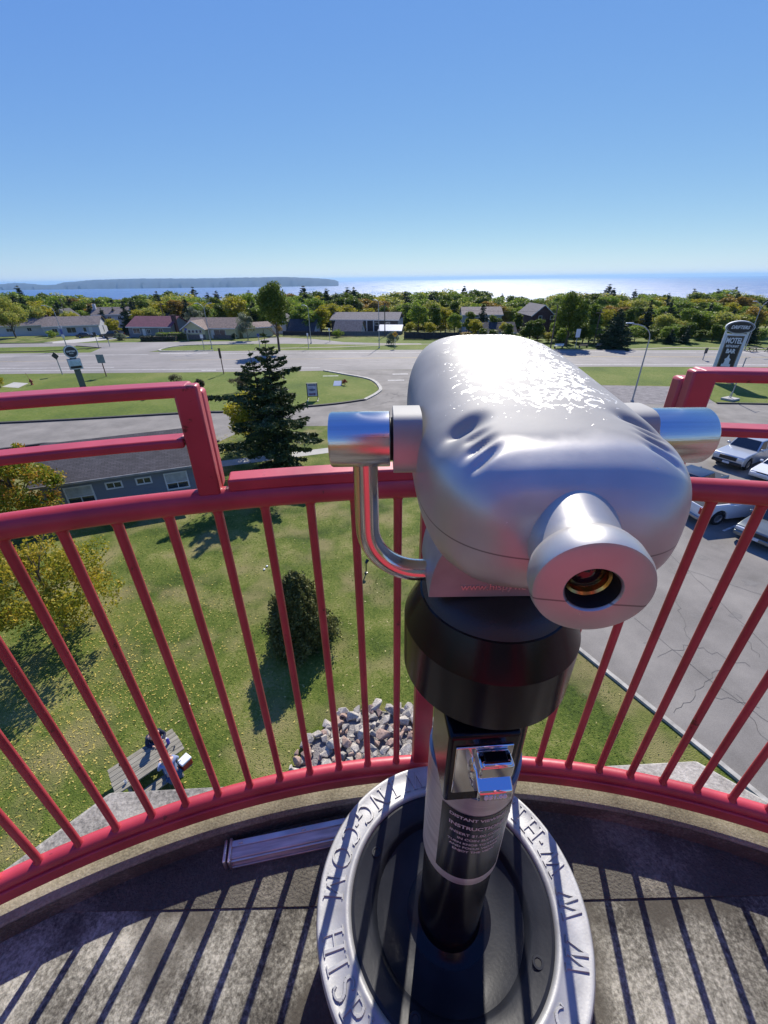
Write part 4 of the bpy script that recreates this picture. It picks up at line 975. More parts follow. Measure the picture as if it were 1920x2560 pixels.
# ---- single trees and shrubs
def reset_name(o, n): o.name = n; return o
t1 = conifer('spruce_tree', 'big dark spruce with two tops standing on the lawn before the sign island', 10.2, 4.7, L_NEED, 31, 30000, 0.20, 0.05, irr=0.65, droop=0.40, sparse=0.7, tops=((0, 0, 1.0), (-1.1, 0.2, 0.88)))
place(t1, -7.8, 29.83, 0.4)
t = decid('birch_tree', 'small yellow leaved tree half hidden behind the big dark spruce', 5.8, 5.6, L_YELLOW, 32, 9000, 0.22, 0.06, blobs=34, rb=0.8)
place(t, -10.9, 35.6)
tt_ = decid('poplar_tree', 'tallest green tree, rising above the lake line beside the highway', 13.0, 6.6, L_DEEP, 33, 11000, 0.36, 0.30, blobs=24)
place(tt_, -21.6, 93.2)
tt_ = decid('poplar_tree', 'big leafy tree taller than the wood beside the park benches', 11.4, 7.6, L_DEEP, 34, 10000, 0.36, 0.22, blobs=26)
place(tt_, 39.5, 95.5)
tt_ = conifer('spruce_tree', 'dense dark green spruce standing on the park lawn beside the benches', 7.6, 6.2, L_NEEDF, 35, 12000, 0.30, 0.02, irr=0.2)
place(tt_, 47.6, 91.6)
tt_ = decid('maple_tree', 'broad brown green tree in front of the leftmost white house', 10.4, 10.5, L_OLIVE, 36, 9000, 0.36, 0.22, blobs=24)
place(tt_, -103, 127)
tt_ = decid('ornamental_tree', 'rounded grey green tree beside the yellow bungalow and its garage', 6.4, 5.2, L_GREY, 37, 6000, 0.26, 0.22, blobs=18, bark=BARKL)
place(tt_, -33.4, 112.0)
tt_ = decid('willow_tree', 'silvery tree crown standing behind the wine red roof', 7.8, 6.5, L_GREY, 38, 5000, 0.32, 0.2, blobs=18)
place(tt_, -53.5, 131)
tt_ = decid('maple_tree', 'near maple with orange leaf tips against the grey motel wall', 6.3, 5.2, L_MAPLE, 39, 13000, 0.15, 0.12, blobs=70, rb=0.55)
place(tt_, -20.2, 20.5)
tt_ = decid('maple_tree', 'low golden maple spreading over the leaf strewn lawn at left', 4.6, 6.4, L_GOLD, 40, 13000, 0.125, 0.12, blobs=75, rb=0.55)
place(tt_, -13.6, 13.2)
tt_ = decid('leafy_tree', 'orange tinged young tree between the garage and the white gabled house', 5.0, 3.0, L_ORANGE, 41, 2500, 0.25, 0.2, blobs=12)
place(tt_, -28.0, 122.5)
def cone_bush(name, label, H, W, lm, seed, n, leaf):
    r = np.random.default_rng(seed); t = thing(name, label, 'bush')
    trunk_mb(H*0.8, 0.05, r, 6, W*0.2, start=0.15).build('trunk', BARK, t, smooth=60)
    u = r.beta(1.0, 1.5, n); an = r.uniform(0, 6.283, n)
    lump = 1+0.18*np.sin(an*3+u*7)+0.10*np.sin(an*7-u*13)+0.08*np.sin(an*13+u*23)
    rad = W/2*((1-u)**0.62)*(0.80+0.28*np.minimum(u*6, 1))*lump*np.clip(r.normal(0.90, 0.14, n), 0.3, 1.2)
    P = np.column_stack([np.cos(an)*rad, np.sin(an)*rad, u*H*(1+r.normal(size=n)*0.02)+0.03])
    v, f = leafquads(P, leaf, r, elong=1.2); npmesh('crown', v, f, lm, t); return t
cedar = cone_bush('cedar_shrub', 'bronze green cedar bush on the lawn between the spruce and the rock pile', 3.4, 2.45, L_CEDAR, 42, 28000, 0.095)
place(cedar, -3.45, 12.5)
for (x, y, h, wd, lab, s_) in ((-18.8, 57.0, 2.4, 3.6, 'spreading reddish shrub on the sign island left of the spruce', 43), (-25.2, 58.9, 1.5, 1.8, 'smaller shrub just above the corner of the red railing', 44), (-29.6, 61.6, 1.6, 2.4, 'sparse thin shrub farthest left on the sign island lawn', 45)):
    place(decid('garden_shrub', lab, h, wd, L_SHRUB, s_, 3000 if s_ != 45 else 900, 0.14, 0.1, blobs=14, cat='bush', group=None), x, y)
b_ = decid('garden_shrub', 'small round dark shrub seen through the red railing frame', 0.9, 0.9, L_SHRUB, 46, 900, 0.1, 0.05, blobs=8, cat='bush'); place(b_, *at(318, 862))
b_ = decid('garden_shrub', 'low shadowy shrub at the left picture edge under the railing bar', 1.3, 2.4, L_GREEN, 47, 1500, 0.14, 0.05, blobs=10, cat='bush'); place(b_, *at(-6, 874))
b_ = decid('garden_shrub', 'yellow green bush tip at the left picture edge above the railing', 1.6, 2.6, L_YELLOW, 48, 1500, 0.14, 0.05, blobs=10, cat='bush'); place(b_, *at(2, 838))
b_ = decid('clipped_bush', 'round pale green clipped bush beside the parked pickups', 1.5, 3.4, L_GREY, 49, 4000, 0.16, 0.02, blobs=24, cat='bush'); place(b_, -67.4, 116.0)
b_ = decid('garden_shrub', 'green shrub standing behind the yellow diamond sign', 3.0, 4.4, L_GREY, 50, 3000, 0.22, 0.04, blobs=16, cat='bush'); place(b_, 2.6, 100.5)
b_ = decid('clipped_bush', 'small dark round bush at the corner of the yellow bungalow', 1.6, 1.8, L_NEEDF, 51, 1200, 0.16, 0.02, blobs=12, cat='bush'); place(b_, -37.2, 113.6)
b_ = decid('garden_shrub', 'bushy green shrub in front of the grey white bungalow', 2.4, 3.6, L_GREEN, 52, 2000, 0.2, 0.04, blobs=12, cat='bush'); place(b_, -90.5, 124.5)
b_ = decid('garden_shrub', 'shrub growing beside the dark gabled cottage fence', 1.9, 3.6, L_GREEN, 53, 1800, 0.2, 0.04, blobs=12, cat='bush'); place(b_, -11.2, 116.5)
def hedge(name, label, x0, y0, x1, y1, w_, h, seed):
    r = np.random.default_rng(seed); L = math.hypot(x1-x0, y1-y0); n = int(L*260)
    u = r.uniform(0, 1, n); q = r.uniform(-1, 1, n); z = r.uniform(0, 1, n)
    side = r.integers(0, 3, n); z = np.where(side == 0, 1.0, z); q = np.where(side == 1, 1.0, np.where(side == 2, -1.0, q))
    P = np.stack([u*L, q*w_/2+r.normal(size=n)*0.04, z*h+r.normal(size=n)*0.05+0.04*np.sin(u*L*2)], 1)
    t = thing(name, label, 'hedge', (x0, y0, 0), math.atan2(y1-y0, x1-x0))
    v, f = leafquads(P, 0.2, r); npmesh('foliage', v, f, L_NEEDF if seed % 2 else L_GREEN, t)
    MB().box((L/2, 0, h*0.45), (L*0.97, w_*0.85, h*0.86)).build('branches', BARK, t)
    return t
hedge('hedge', 'long clipped hedge in front of the wine roofed house', -57.5, 115.4, -46.5, 116.4, 1.6, 1.6, 60)
hedge('hedge', 'shorter dark clipped hedge nearer the lane than the long one', -60.5, 112.9, -51.5, 113.0, 1.4, 1.2, 61)

# ------------------------------------------------------------------ houses
WHT = mat('white_trim', (0.62, 0.62, 0.60), 0.6, var=0.06)
GLS = mat('window_glass', (0.03, 0.04, 0.05), 0.06, var=0.2, spec=0.8)
CURT = mat('pale_curtain', (0.42, 0.43, 0.40), 0.8)
def siding(name, col): return mat(name, col, 0.7, var=0.08, vs=2, stretch=(0.3, 0.3, 9))
def shing(name, col): return mat(name, col, 0.9, var=0.35, vs=3.0, stretch=(1, 1, 1), bump=0.5, bs=12)
def add_window(par, x, z, w_, h, M, kind=0, yb=0.0):
    "window on the wall plane y = yb of local frame M (facing -y)"
    fw2 = 0.09; b = MB()
    b.box((x, yb-0.02, z+h/2-fw2/2), (w_, 0.08, fw2), M=M); b.box((x, yb-0.02, z-h/2+fw2/2), (w_, 0.08, fw2), M=M)
    b.box((x-w_/2+fw2/2, yb-0.02, z), (fw2, 0.079, h-2*fw2), M=M); b.box((x+w_/2-fw2/2, yb-0.02, z), (fw2, 0.079, h-2*fw2), M=M)
    if kind == 1: b.box((x, yb-0.018, z), (0.05, 0.07, h-2*fw2), M=M)
    if kind == 2:
        b.box((x, yb-0.018, z-h*0.1), (w_-2*fw2, 0.07, 0.06), M=M); b.box((x, yb-0.018, z-h*0.30), (0.05, 0.068, h*0.36), M=M)
    fr = b.build('window', WHT, par)
    MB().box((x, yb-0.008, z), (w_-2*fw2, 0.02, h-2*fw2), M=M).build('pane', GLS, fr)
    if kind == 2: MB().box((x, yb-0.02, z+h*0.17), (w_-2*fw2-0.02, 0.012, h*0.48), M=M).build('blind', CURT, fr)
    return fr
def house(name, label, A, B, depth, wh, rh, wallm, roofm, wins=(), swins=(), ridge='x', door=None, over=0.4, cat='house', chim=None, group=None, side=1, z0=0.0):
    "front wall from A to B (left to right seen from the tower), local x along it, local y away from the tower"
    L = math.hypot(B[0]-A[0], B[1]-A[1]); rz = math.atan2(B[1]-A[1], B[0]-A[0])
    t = thing(name, label, cat, (A[0], A[1], z0), rz, group)
    b = MB(); D = depth
    if ridge == 'x':
        b.add([(0, 0, -1.5), (L, 0, -1.5), (L, D, -1.5), (0, D, -1.5), (0, 0, wh), (L, 0, wh), (L, D, wh), (0, D, wh), (0, D/2, rh), (L, D/2, rh)],
              [(0, 1, 5, 4), (1, 2, 6, 9, 5), (2, 3, 7, 6), (3, 0, 4, 8, 7), (4, 5, 9, 8), (6, 7, 8, 9)])
        sl = (rh-wh)/(D/2); e = over; T = 0.14
        r_ = MB(); P = [(-e, -e*sl+wh), (D/2, rh), (D+e, -e*sl+wh)]
        pts = [(-e, wh-e*sl+0.04), (D/2, rh+0.04), (D+e, wh-e*sl+0.04), (D+e, wh-e*sl+0.04+T), (D/2, rh+0.04+T), (-e, wh-e*sl+0.04+T)]
        vs = [(-e, y, z) for y, z in pts]+[(L+e, y, z) for y, z in pts]
        r_.add(vs, [(0, 1, 7, 6), (1, 2, 8, 7), (2, 3, 9, 8), (3, 4, 10, 9), (4, 5, 11, 10), (5, 0, 6, 11), (0, 5, 4, 1), (1, 4, 3, 2), (6, 7, 10, 11), (7, 8, 9, 10)])
        f2 = MB(); f2.box((L/2, -e-0.015, wh-e*sl+0.06), (L+2*e, 0.03, 0.22))
    else:
        b.add([(0, 0, -1.5), (L, 0, -1.5), (L, D, -1.5), (0, D, -1.5), (0, 0, wh), (L, 0, wh), (L, D, wh), (0, D, wh), (L/2, 0, rh), (L/2, D, rh)],
              [(0, 1, 5, 8, 4), (1, 2, 6, 5), (2, 3, 7, 9, 6), (3, 0, 4, 7), (4, 8, 9, 7), (8, 5, 6, 9)])
        sl = (rh-wh)/(L/2); e = over; T = 0.14
        pts = [(-e, wh-e*sl+0.04), (L/2, rh+0.04), (L+e, wh-e*sl+0.04), (L+e, wh-e*sl+0.04+T), (L/2, rh+0.04+T), (-e, wh-e*sl+0.04+T)]
        r_ = MB(); vs = [(x, -e, z) for x, z in pts]+[(x, D+e, z) for x, z in pts]
        r_.add(vs, [(0, 6, 7, 1), (1, 7, 8, 2), (2, 8, 9, 3), (3, 9, 10, 4), (4, 10, 11, 5), (5, 11, 6, 0), (0, 1, 4, 5), (1, 2, 3, 4), (6, 11, 10, 7), (7, 10, 9, 8)])
        f2 = MB()
        for sg in (0, 1):
            a = (-e, wh-e*sl+0.09) if not sg else (L+e, wh-e*sl+0.09)
            vs = [(a[0], -e-0.03, a[1]-0.10), (a[0], -e-0.03, a[1]+0.12), (L/2, -e-0.03, rh+0.21), (L/2, -e-0.03, rh-0.01)]
            vs += [(x, -e-0.002, z) for x, y, z in vs]
            f2.add(vs, [(0, 3, 2, 1), (4, 5, 6, 7), (0, 1, 5, 4), (1, 2, 6, 5), (2, 3, 7, 6), (3, 0, 4, 7)])
    b.build('wall', wallm, t, smooth=0); ro = r_.build('roof', roofm, t, smooth=0); f2.build('fascia', WHT, ro, smooth=0)
    I = Matrix.Identity(4)
    for (x, z, w_, h, k) in wins: add_window(t, x, z, w_, h, I, k)
    # side wall: right end (side=1) or left end
    Ms = Matrix.Translation((L, 0, 0)) @ Matrix.Rotation(R(90), 4, 'Z') if side == 1 else Matrix.Translation((0, D, 0)) @ Matrix.Rotation(R(-90), 4, 'Z')
    for (x, z, w_, h, k) in swins: add_window(t, x, z, w_, h, Ms, k)
    if door:
        x, w_, h = door; d = MB().box((x, -0.02, h/2+0.1), (w_, 0.07, h)).build('door', WHT, t)
        MB().box((x+w_*0.35, -0.075, h/2+0.05), (0.06, 0.05, 0.12)).build('handle', KB, d)
    if chim:
        x, y, w_, z1, z2, cm_ = chim; MB().box((x, y, (z1+z2)/2), (w_, w_, z2-z1)).build('chimney', cm_, t)
    return t
ROOFG = shing('grey_shingles', (0.13, 0.12, 0.13)); ROOFB = shing('brown_shingles', (0.20, 0.145, 0.12)); ROOFW = shing('wine_metal_roof', (0.16, 0.05, 0.075)); ROOFD = shing('dark_shingles', (0.045, 0.045, 0.05)); ROOFT = shing('taupe_shingles', (0.17, 0.14, 0.13))
S_GREY = siding('grey_siding', (0.16, 0.175, 0.205)); S_WHITE = siding('white_siding', (0.50, 0.52, 0.55)); S_YEL = siding('yellow_siding', (0.52, 0.48, 0.27)); S_DGREY = siding('dark_grey_siding', (0.19, 0.20, 0.21))
S_BEIGE = siding('beige_siding', (0.42, 0.38, 0.30)); BRICKD = mat('dark_brick', (0.09, 0.045, 0.045), 0.9, var=0.3, vs=4); S_PALE = siding('pale_siding', (0.42, 0.44, 0.50)); S_BLACKW = siding('black_wall', (0.05, 0.045, 0.05))

house('bungalow', 'white bungalow with grey brown roof behind the broad tree at far left', (-113, 133.5), (-98.5, 138.5), 9, 2.6, 4.4, S_WHITE, ROOFT, wins=[(3, 1.5, 1.6, 1, 1), (8, 1.5, 1.2, 1, 1)], swins=[(4.3, 1.9, 1.0, 1.1, 1)], door=(11.8, .9, 2), z0=-0.5, chim=(12, 5, 0.7, 3, 5.0, BRICKD))
house('bungalow', 'pale grey bungalow with grey roof behind the dark blue car', (-96.5, 130.0), (-83.5, 134.5), 10, 2.6, 4.6, S_PALE, ROOFT, wins=[(2.5, 1.4, 1.4, 1.2, 1), (6.6, 1.4, 2.4, 1.5, 1), (10, 1.3, .9, 1.5, 0)], swins=[(5, 1.2, .9, 1.9, 0)], door=(11.5, .9, 2), z0=-0.4)
house('bungalow', 'grey bungalow with a wine red metal roof and brick chimney', (-68.4, 122.6), (-56.0, 120.4), 9, 2.6, 4.7, S_DGREY, ROOFW, wins=[(2.4, 1.5, 2.2, 1.4, 1), (6, 1.4, 1.1, 1.2, 1), (9.6, 1.5, 1.4, 1.2, 1)], swins=[(6, 1.6, 1.2, 1, 1)], door=(4.6, .9, 2), chim=(12.6, 2.4, 0.9, 0, 5.3, BRICKD))
yb = house('bungalow', 'yellow bungalow with brown roof and wide front windows', (-50.8, 117.6), (-37.6, 115.8), 9, 2.5, 4.5, S_YEL, ROOFB, wins=[(9.2, 1.4, 3.2, 1.5, 1), (6.2, 1.3, .8, 1.6, 0)], swins=[(4, 1.5, 1.0, 1, 1)], door=(7.2, .9, 2))
wing = house('bungalow_wing', 'low yellow front gable wing with a row of windows', (-50.9, 115.6), (-44.9, 114.8), 5.0, 2.4, 4.2, S_YEL, ROOFB, wins=[(0.9, 1.9, .8, .8, 0), (1.9, 1.9, .8, .8, 0), (2.9, 1.9, .8, .8, 0), (3.9, 1.9, .8, .8, 0), (4.9, 1.9, .8, .8, 0)], ridge='y')
MB().box((3.03, -0.06, 0.55), (6.06, 0.12, 1.3)).build('brick_base', mat('grey_brick', (0.17, 0.14, 0.12), 0.9, var=0.3, vs=5), wing)
MB().box((10.2, -0.06, 0.40), (5.8, 0.12, 0.9)).build('brick_base', MATS['grey_brick'], yb)
gar = house('garage', 'low garage with two white doors and brown roof beside the yellow bungalow', (-36.2, 117.5), (-29.4, 121.8), 8, 2.2, 3.1, S_YEL, ROOFB)
for k in range(2):
    MB().box((6.8+0.03, 1.9+3.0*k, 1.05), (0.06, 2.6, 2.0)).build('garage_door', WHT, gar)
house('cottage', 'narrow white gabled cottage behind the brown garage', (-31.5, 130.5), (-27.4, 130), 8, 3.0, 4.6, S_WHITE, ROOFD, wins=[(2.9, 2.6, .8, 1, 0)], ridge='y', z0=-0.4)
house('cottage', 'cottage with a steep black roof and pale gable end', (-26.0, 125.0), (-18.8, 123.6), 7, 0.9, 3.5, S_PALE, ROOFD, swins=[(3.5, 1.5, .8, .9, 0)], z0=-0.1)
house('cottage', 'grey roofed cottage with white trimmed gable before the long apartment block', (-12.8, 121.5), (-5.9, 120.2), 6.5, 1.1, 3.3, S_PALE, ROOFG, swins=[(3.2, 1.4, .8, .9, 0)], z0=-0.1)
ap = house('apartment_block', 'long dark two storey apartment block under a grey roof', (-14.6, 132.5), (4.6, 129.2), 11, 3.4, 4.9, S_BLACKW, ROOFG, wins=[(1.6, 1.6, 1, 1, 0), (5, 2.4, 1, 1, 0), (13.4, 2.4, 1.2, .9, 0), (16.6, 2.4, 1.2, .9, 0)], swins=[(2.5, 2.6, 1, 1, 1), (6, 2.6, 1, 1, 1), (2.5, .6, 1, 1, 1), (6, .6, 1, 1, 1)], z0=-0.5, cat='apartments')
for x in (10.5, 12.5): MB().box((x, -0.25, 1.6), (0.28, 0.3, 3.6)).build('downpipe', WHT, ap)
MB().box((19.46, 5.5, 1.7), (0.12, 10.9, 3.3)).build('gable_cladding', S_PALE, ap)
hs_ = house('shed', 'low shed with a white sheet roof in front of the apartment block', (-0.6, 122.0), (5.0, 121.0), 5, 0.9, 2.0, S_DGREY, mat('white_sheet_roof', (0.60, 0.62, 0.64), 0.5, var=0.1), cat='shed')
ap2 = house('apartment_block', 'pale apartment building half hidden by trees beyond the viewer', (22.5, 127), (33, 126), 10, 4.6, 6.2, S_PALE, ROOFT, wins=[(x, z, 1.3, 1.1, 1) for x in (2, 5.2, 8.6) for z in (1.2, 3.6)], z0=-0.5, cat='apartments')
bh = house('brick_house', 'dark brick house with grey gabled roof among the trees beyond the road', (38.2, 116), (43.6, 116), 12, 4.6, 6.8, BRICKD, ROOFG, wins=[(2, 4.0, .9, 1, 0), (5, 4.0, .9, 1, 0)], ridge='y', z0=0)
house('cottage', 'dark roofed low house glimpsed through the trees left of the brick house', (24, 108), (32, 108), 6, 1.6, 3.4, S_DGREY, ROOFD)
house('house', 'pale two storey house behind the roofs at left with a hipped look', (-93, 148), (-83, 150), 8, 5.6, 7.4, S_PALE, ROOFT, wins=[(2, 4.6, 1.2, 1, 1), (5, 4.6, 1.2, 1, 1), (8, 4.6, 1.2, 1, 1)], z0=-1.6, chim=(0.4, 3, .8, 3, 8.6, S_PALE))
house('house', 'small white gable with two dark windows between the left bungalows', (-106.5, 150), (-102, 151), 7, 5.2, 7.2, S_WHITE, ROOFD, wins=[(1.5, 5.2, .7, .9, 0), (2.9, 5.2, .7, .9, 0)], ridge='y', z0=-1.7)
house('house', 'dark roofed house behind the wine roofed bungalow at left', (-79, 146), (-68, 145), 8, 4.8, 6.6, S_BEIGE, ROOFD, z0=-1.5)

# motel wing just below the tower on the left
md_ = Vector((math.cos(R(21)), math.sin(R(21)))); mn_ = Vector((-md_.y, md_.x)); mo_ = Vector((-19.69, 22.64))+mn_*0.4-md_*0.95
mo = thing('motel_wing', 'grey motel wing with dark shingle roof seen through the left railing frame', 'building', (mo_.x, mo_.y, 0), R(21))
ML = 9.0; MD = 7.6
MRF = bpy.data.materials.new('charcoal_shingles'); MRF.use_nodes = True; t = MRF.node_tree; pb = t.nodes['Principled BSDF']; pb.inputs['Roughness'].default_value = 0.9
tc = NN(t, 'ShaderNodeTexCoord'); bk = NN(t, 'ShaderNodeTexBrick'); bk.inputs['Scale'].default_value = 1.0; bk.inputs['Brick Width'].default_value = 0.35; bk.inputs['Row Height'].default_value = 0.15; bk.inputs['Mortar Size'].default_value = 0.012
bk.inputs['Color1'].default_value = (0.060, 0.056, 0.066, 1); bk.inputs['Color2'].default_value = (0.10, 0.092, 0.105, 1); bk.inputs['Mortar'].default_value = (0.02, 0.02, 0.022, 1)
nz = NN(t, 'ShaderNodeTexNoise'); nz.inputs['Scale'].default_value = 1.2; nz.inputs['Detail'].default_value = 5; t.links.new(tc.outputs['Object'], nz.inputs['Vector']); t.links.new(tc.outputs['Object'], bk.inputs['Vector'])
mx = NN(t, 'ShaderNodeMix', data_type='RGBA', blend_type='MULTIPLY'); mx.inputs[0].default_value = 0.6; t.links.new(bk.outputs[0], mx.inputs[6]); t.links.new(nz.outputs[0], mx.inputs[7]); t.links.new(mx.outputs[2], pb.inputs['Base Color'])
S_MOT = bpy.data.materials.new('motel_siding'); S_MOT.use_nodes = True; t = S_MOT.node_tree; pb = t.nodes['Principled BSDF']; pb.inputs['Roughness'].default_value = 0.6; pb.inputs['Base Color'].default_value = (0.17, 0.19, 0.23, 1)
tc = NN(t, 'ShaderNodeTexCoord'); wv = NN(t, 'ShaderNodeTexWave', wave_type='BANDS', bands_direction='Z', wave_profile='SAW'); wv.inputs['Scale'].default_value = 1.35; t.links.new(tc.outputs['Object'], wv.inputs['Vector'])
bp = NN(t, 'ShaderNodeBump'); bp.inputs['Strength'].default_value = 0.8; bp.inputs['Distance'].default_value = 0.02; t.links.new(wv.outputs[0], bp.inputs['Height']); t.links.new(bp.outputs[0], pb.inputs['Normal'])
b = MB(); wh, rh = 2.50, 3.68
b.add([(0, 0, 0), (ML, 0, 0), (ML, MD, 0), (0, MD, 0), (0, 0, wh), (ML, 0, wh), (ML, MD, wh), (0, MD, wh), (0, MD/2, rh), (ML, MD/2, rh)],
      [(0, 1, 5, 4), (1, 2, 6, 9, 5), (2, 3, 7, 6), (3, 0, 4, 8, 7), (4, 5, 9, 8), (6, 7, 8, 9)])
b.build('wall', S_MOT, mo, smooth=0)
sl_ = (rh-wh)/(MD/2); e = 0.40
pts = [(-e, wh-e*sl_+0.03), (MD/2, rh+0.03), (MD+e, wh-e*sl_+0.03), (MD+e, wh-e*sl_+0.13), (MD/2, rh+0.13), (-e, wh-e*sl_+0.13)]
r_ = MB(); vs = [(-e, y, z) for y, z in pts]+[(ML+0.25, y, z) for y, z in pts]
r_.add(vs, [(0, 1, 7, 6), (1, 2, 8, 7), (2, 3, 9, 8), (3, 4, 10, 9), (4, 5, 11, 10), (5, 0, 6, 11), (0, 5, 4, 1), (1, 4, 3, 2), (6, 7, 10, 11), (7, 8, 9, 10)])
ro = r_.build('roof', MRF, mo, smooth=0)
MB().box((ML/2-0.1, -e-0.05, wh-e*sl_+0.05), (ML+0.7, 0.09, 0.14)).build('gutter', mat('grey_gutter', (0.28, 0.27, 0.25), 0.5), ro, bevel=0.02)
MB().lathe([(0.0001, 0.26), (0.12, 0.24), (0.15, 0.16), (0.08, 0.13), (0.08, 0)], 20, Matrix.Translation((4.6, 2.3, wh+2.3*sl_+0.1))).build('roof_vent', WHT, ro)
for k, (x, z, w_, h, kd) in enumerate(((1.90, 1.45, 1.55, 1.2, 2), (3.85, 1.77, .96, .50, 1), (5.55, 1.78, .94, .50, 1), (7.45, 1.45, 1.42, 1.22, 2))):
    add_window(mo, x, z, w_, h, Matrix.Identity(4), kd)

# fences behind the far lane
def fence(name, label, pts, h, m, pw=2.4, gap=0.0):
    t = thing(name, label, 'fence', (pts[0][0], pts[0][1], 0)); O = (pts[0][0], pts[0][1], 0); b = MB()
    for p, q in zip(pts, pts[1:]):
        L = math.hypot(q[0]-p[0], q[1]-p[1]); a = math.atan2(q[1]-p[1], q[0]-p[0]); n = max(1, int(L/pw))
        b.box(((p[0]+q[0])/2, (p[1]+q[1])/2, h*0.48), (L, 0.05, h*0.9), a)
        for i in range(n+1): MB().box((p[0]+(q[0]-p[0])*i/n, p[1]+(q[1]-p[1])*i/n, h*0.5), (0.12, 0.12, h+0.1), a).build('post', m, t, org=O)
    b.build('board_panel', m, t, org=O)
FN1 = mat('dark_fence_boards', (0.045, 0.04, 0.04), 0.9, var=0.4, vs=3, stretch=(6, 6, 0.5)); FN2 = mat('grey_fence_boards', (0.12, 0.13, 0.14), 0.9, var=0.3, vs=3, stretch=(6, 6, 0.5))
fence('board_fence', 'dark brown board fence in front of the black roofed cottage', [(-26.5, 121.3), (-12.2, 118.4)], 1.2, FN1)
fence('board_fence', 'grey green board fence in front of the long apartment block', [(-12.0, 118.2), (4.2, 116.8)], 1.3, FN2)
fence('board_fence', 'long dark board fence under the trees right of the yellow sign', [(5.5, 110.5), (20.5, 108.5)], 1.7, FN1)

# ------------------------------------------------------------------ lamps, poles, wires
GALV = mat('galvanised_pole', (0.36, 0.37, 0.38), 0.45, 0.5, var=0.12, vs=2); WOODP = mat('weathered_pole', (0.16, 0.12, 0.09), 0.9, var=0.3, vs=3, stretch=(5, 5, .4)); DKG = mat('dark_grey_metal', (0.05, 0.05, 0.055), 0.5)
def lamp_post(label, x, y, h, az, arms=(1,), reach=2.2, rise=1.0, group='street lamps along the highway', signs=()):
    t = thing('street_lamp', label, 'street lamp', (x, y, 0), az, group)
    MB().tube([(0, 0, 0), (0, 0, h-rise)], [0.10, 0.06], 10).build('pole', GALV, t)
    MB().lathe([(0.0001, 0.0), (0.2, 0.0), (0.2, 0.12), (0.14, 0.2), (0.0001, 0.2)], 12).build('foot', CONC, t)
    for a in arms:
        pts = [(a*reach*(1-math.cos(R(q)))*1.0, 0, h-rise+rise*math.sin(R(q))) for q in range(0, 91, 15)]
        arm = MB().tube(pts, [0.05]*len(pts), 8).build('arm', GALV, t)
        MB().add([(a*(reach-0.1), -0.10, h+0.03), (a*(reach+0.75), -0.13, h+0.06), (a*(reach+0.75), 0.13, h+0.06), (a*(reach-0.1), 0.10, h+0.03), (a*(reach-0.1), -0.06, h+0.16), (a*(reach+0.7), -0.09, h+0.15), (a*(reach+0.7), 0.09, h+0.15), (a*(reach-0.1), 0.06, h+0.16)],
                 [(0, 3, 2, 1), (4, 5, 6, 7), (0, 1, 5, 4), (1, 2, 6, 5), (2, 3, 7, 6), (3, 0, 4, 7)] if a > 0 else [(0, 1, 2, 3), (7, 6, 5, 4), (4, 5, 1, 0), (5, 6, 2, 1), (6, 7, 3, 2), (7, 4, 0, 3)]).build('lamp_head', mat('lamp_head_grey', (0.55, 0.56, 0.57), 0.4, 0.3), arm, bevel=0.02)
    return t
lamp_post('single arm street lamp with small signs on its pole at left', -70.2, 99.4, 8.8, math.pi, reach=1.6, rise=1.2)
lt = bpy.data.objects['street_lamp']
MB().box((0.05, -0.1, 4.6), (0.9, 0.04, 0.5)).build('street_plate', WHT, lt); MB().box((-0.05, 0.1, 3.7), (0.45, 0.04, 1.0)).build('blue_plate', mat('blue_sign', (0.05, 0.08, 0.28), 0.5), lt); MB().box((-0.05, 0.1, 2.8), (0.6, 0.04, 0.6)).build('lower_plate', WHT, lt)
lamp_post('twin arm street lamp in front of the yellow bungalow', -37.4, 97.8, 8.9, 0.1, arms=(1, -1), reach=1.0, rise=1.5)
lamp_post('street lamp beyond the driveway loop left of the apartment block', -16.6, 104.7, 8.0, math.pi, reach=0.7, rise=0.6)
lamp_post('street lamp standing before the long apartment block', -0.6, 95.9, 9.2, math.pi, reach=0.5, rise=0.5)
lamp_post('silver street lamp with curved arm rising from the gravel patch', 29.6, 49.4, 8.45, math.pi, reach=2.3, rise=1.5, group='street lamps along the highway')
lamp_post('tall twin lamp behind the oval motel sign at the right edge', 71.0, 86.3, 8.6, 0.2, arms=(-1, 0.8), reach=1.6, rise=1.8)
def upole(label, x, y, h, cross=True):
    t = thing('utility_pole', label, 'utility pole', (x, y, gz(y)), 0.0)
    MB().tube([(0, 0, 0), (0, 0, h)], [0.15, 0.10], 8).build('pole', WOODP, t)
    if cross: MB().box((0, 0, h-0.5), (1.8, 0.12, 0.12)).build('crossarm', WOODP, t)
    return t
upole('utility pole beside the lamp before the apartment block', 0.8, 116.4, 7.8); upole('slim utility pole behind the park benches', 35.0, 92.0, 8.3, False); upole('wooden utility pole behind the house with the wine red roof', -63, 133, 8.5)
upole('leaning wooden utility pole behind the left bungalows', -100, 146, 10.5); upole('utility pole among trees at the right of the brick house', 46.2, 97.0, 6.8)
cab = MB()
for (a, c) in ((( -100, 146, 9.4), (-63, 133, 7.6)), ((-63, 133, 7.6), (0.8, 116.4, 7.2)), ((-63, 133, 8.2), (0.8, 116.4, 7.7)), ((-100, 146, 9.9), (-63, 133, 8.2)), ((-150, 158, 9), (-100, 146, 9.9)), ((0.8, 116.4, 7.4), (60, 110, 6.5))):
    cab.tube([tuple(a[i]+(c[i]-a[i])*k/10-(1.2*math.sin(math.pi*k/10) if i == 2 else 0) for i in range(3)) for k in range(11)], 0.022, 5)
cb = cab.build('overhead_cables', DKG, None); tag(cb, 'thin overhead cables strung between the utility poles across the wood', 'cable')

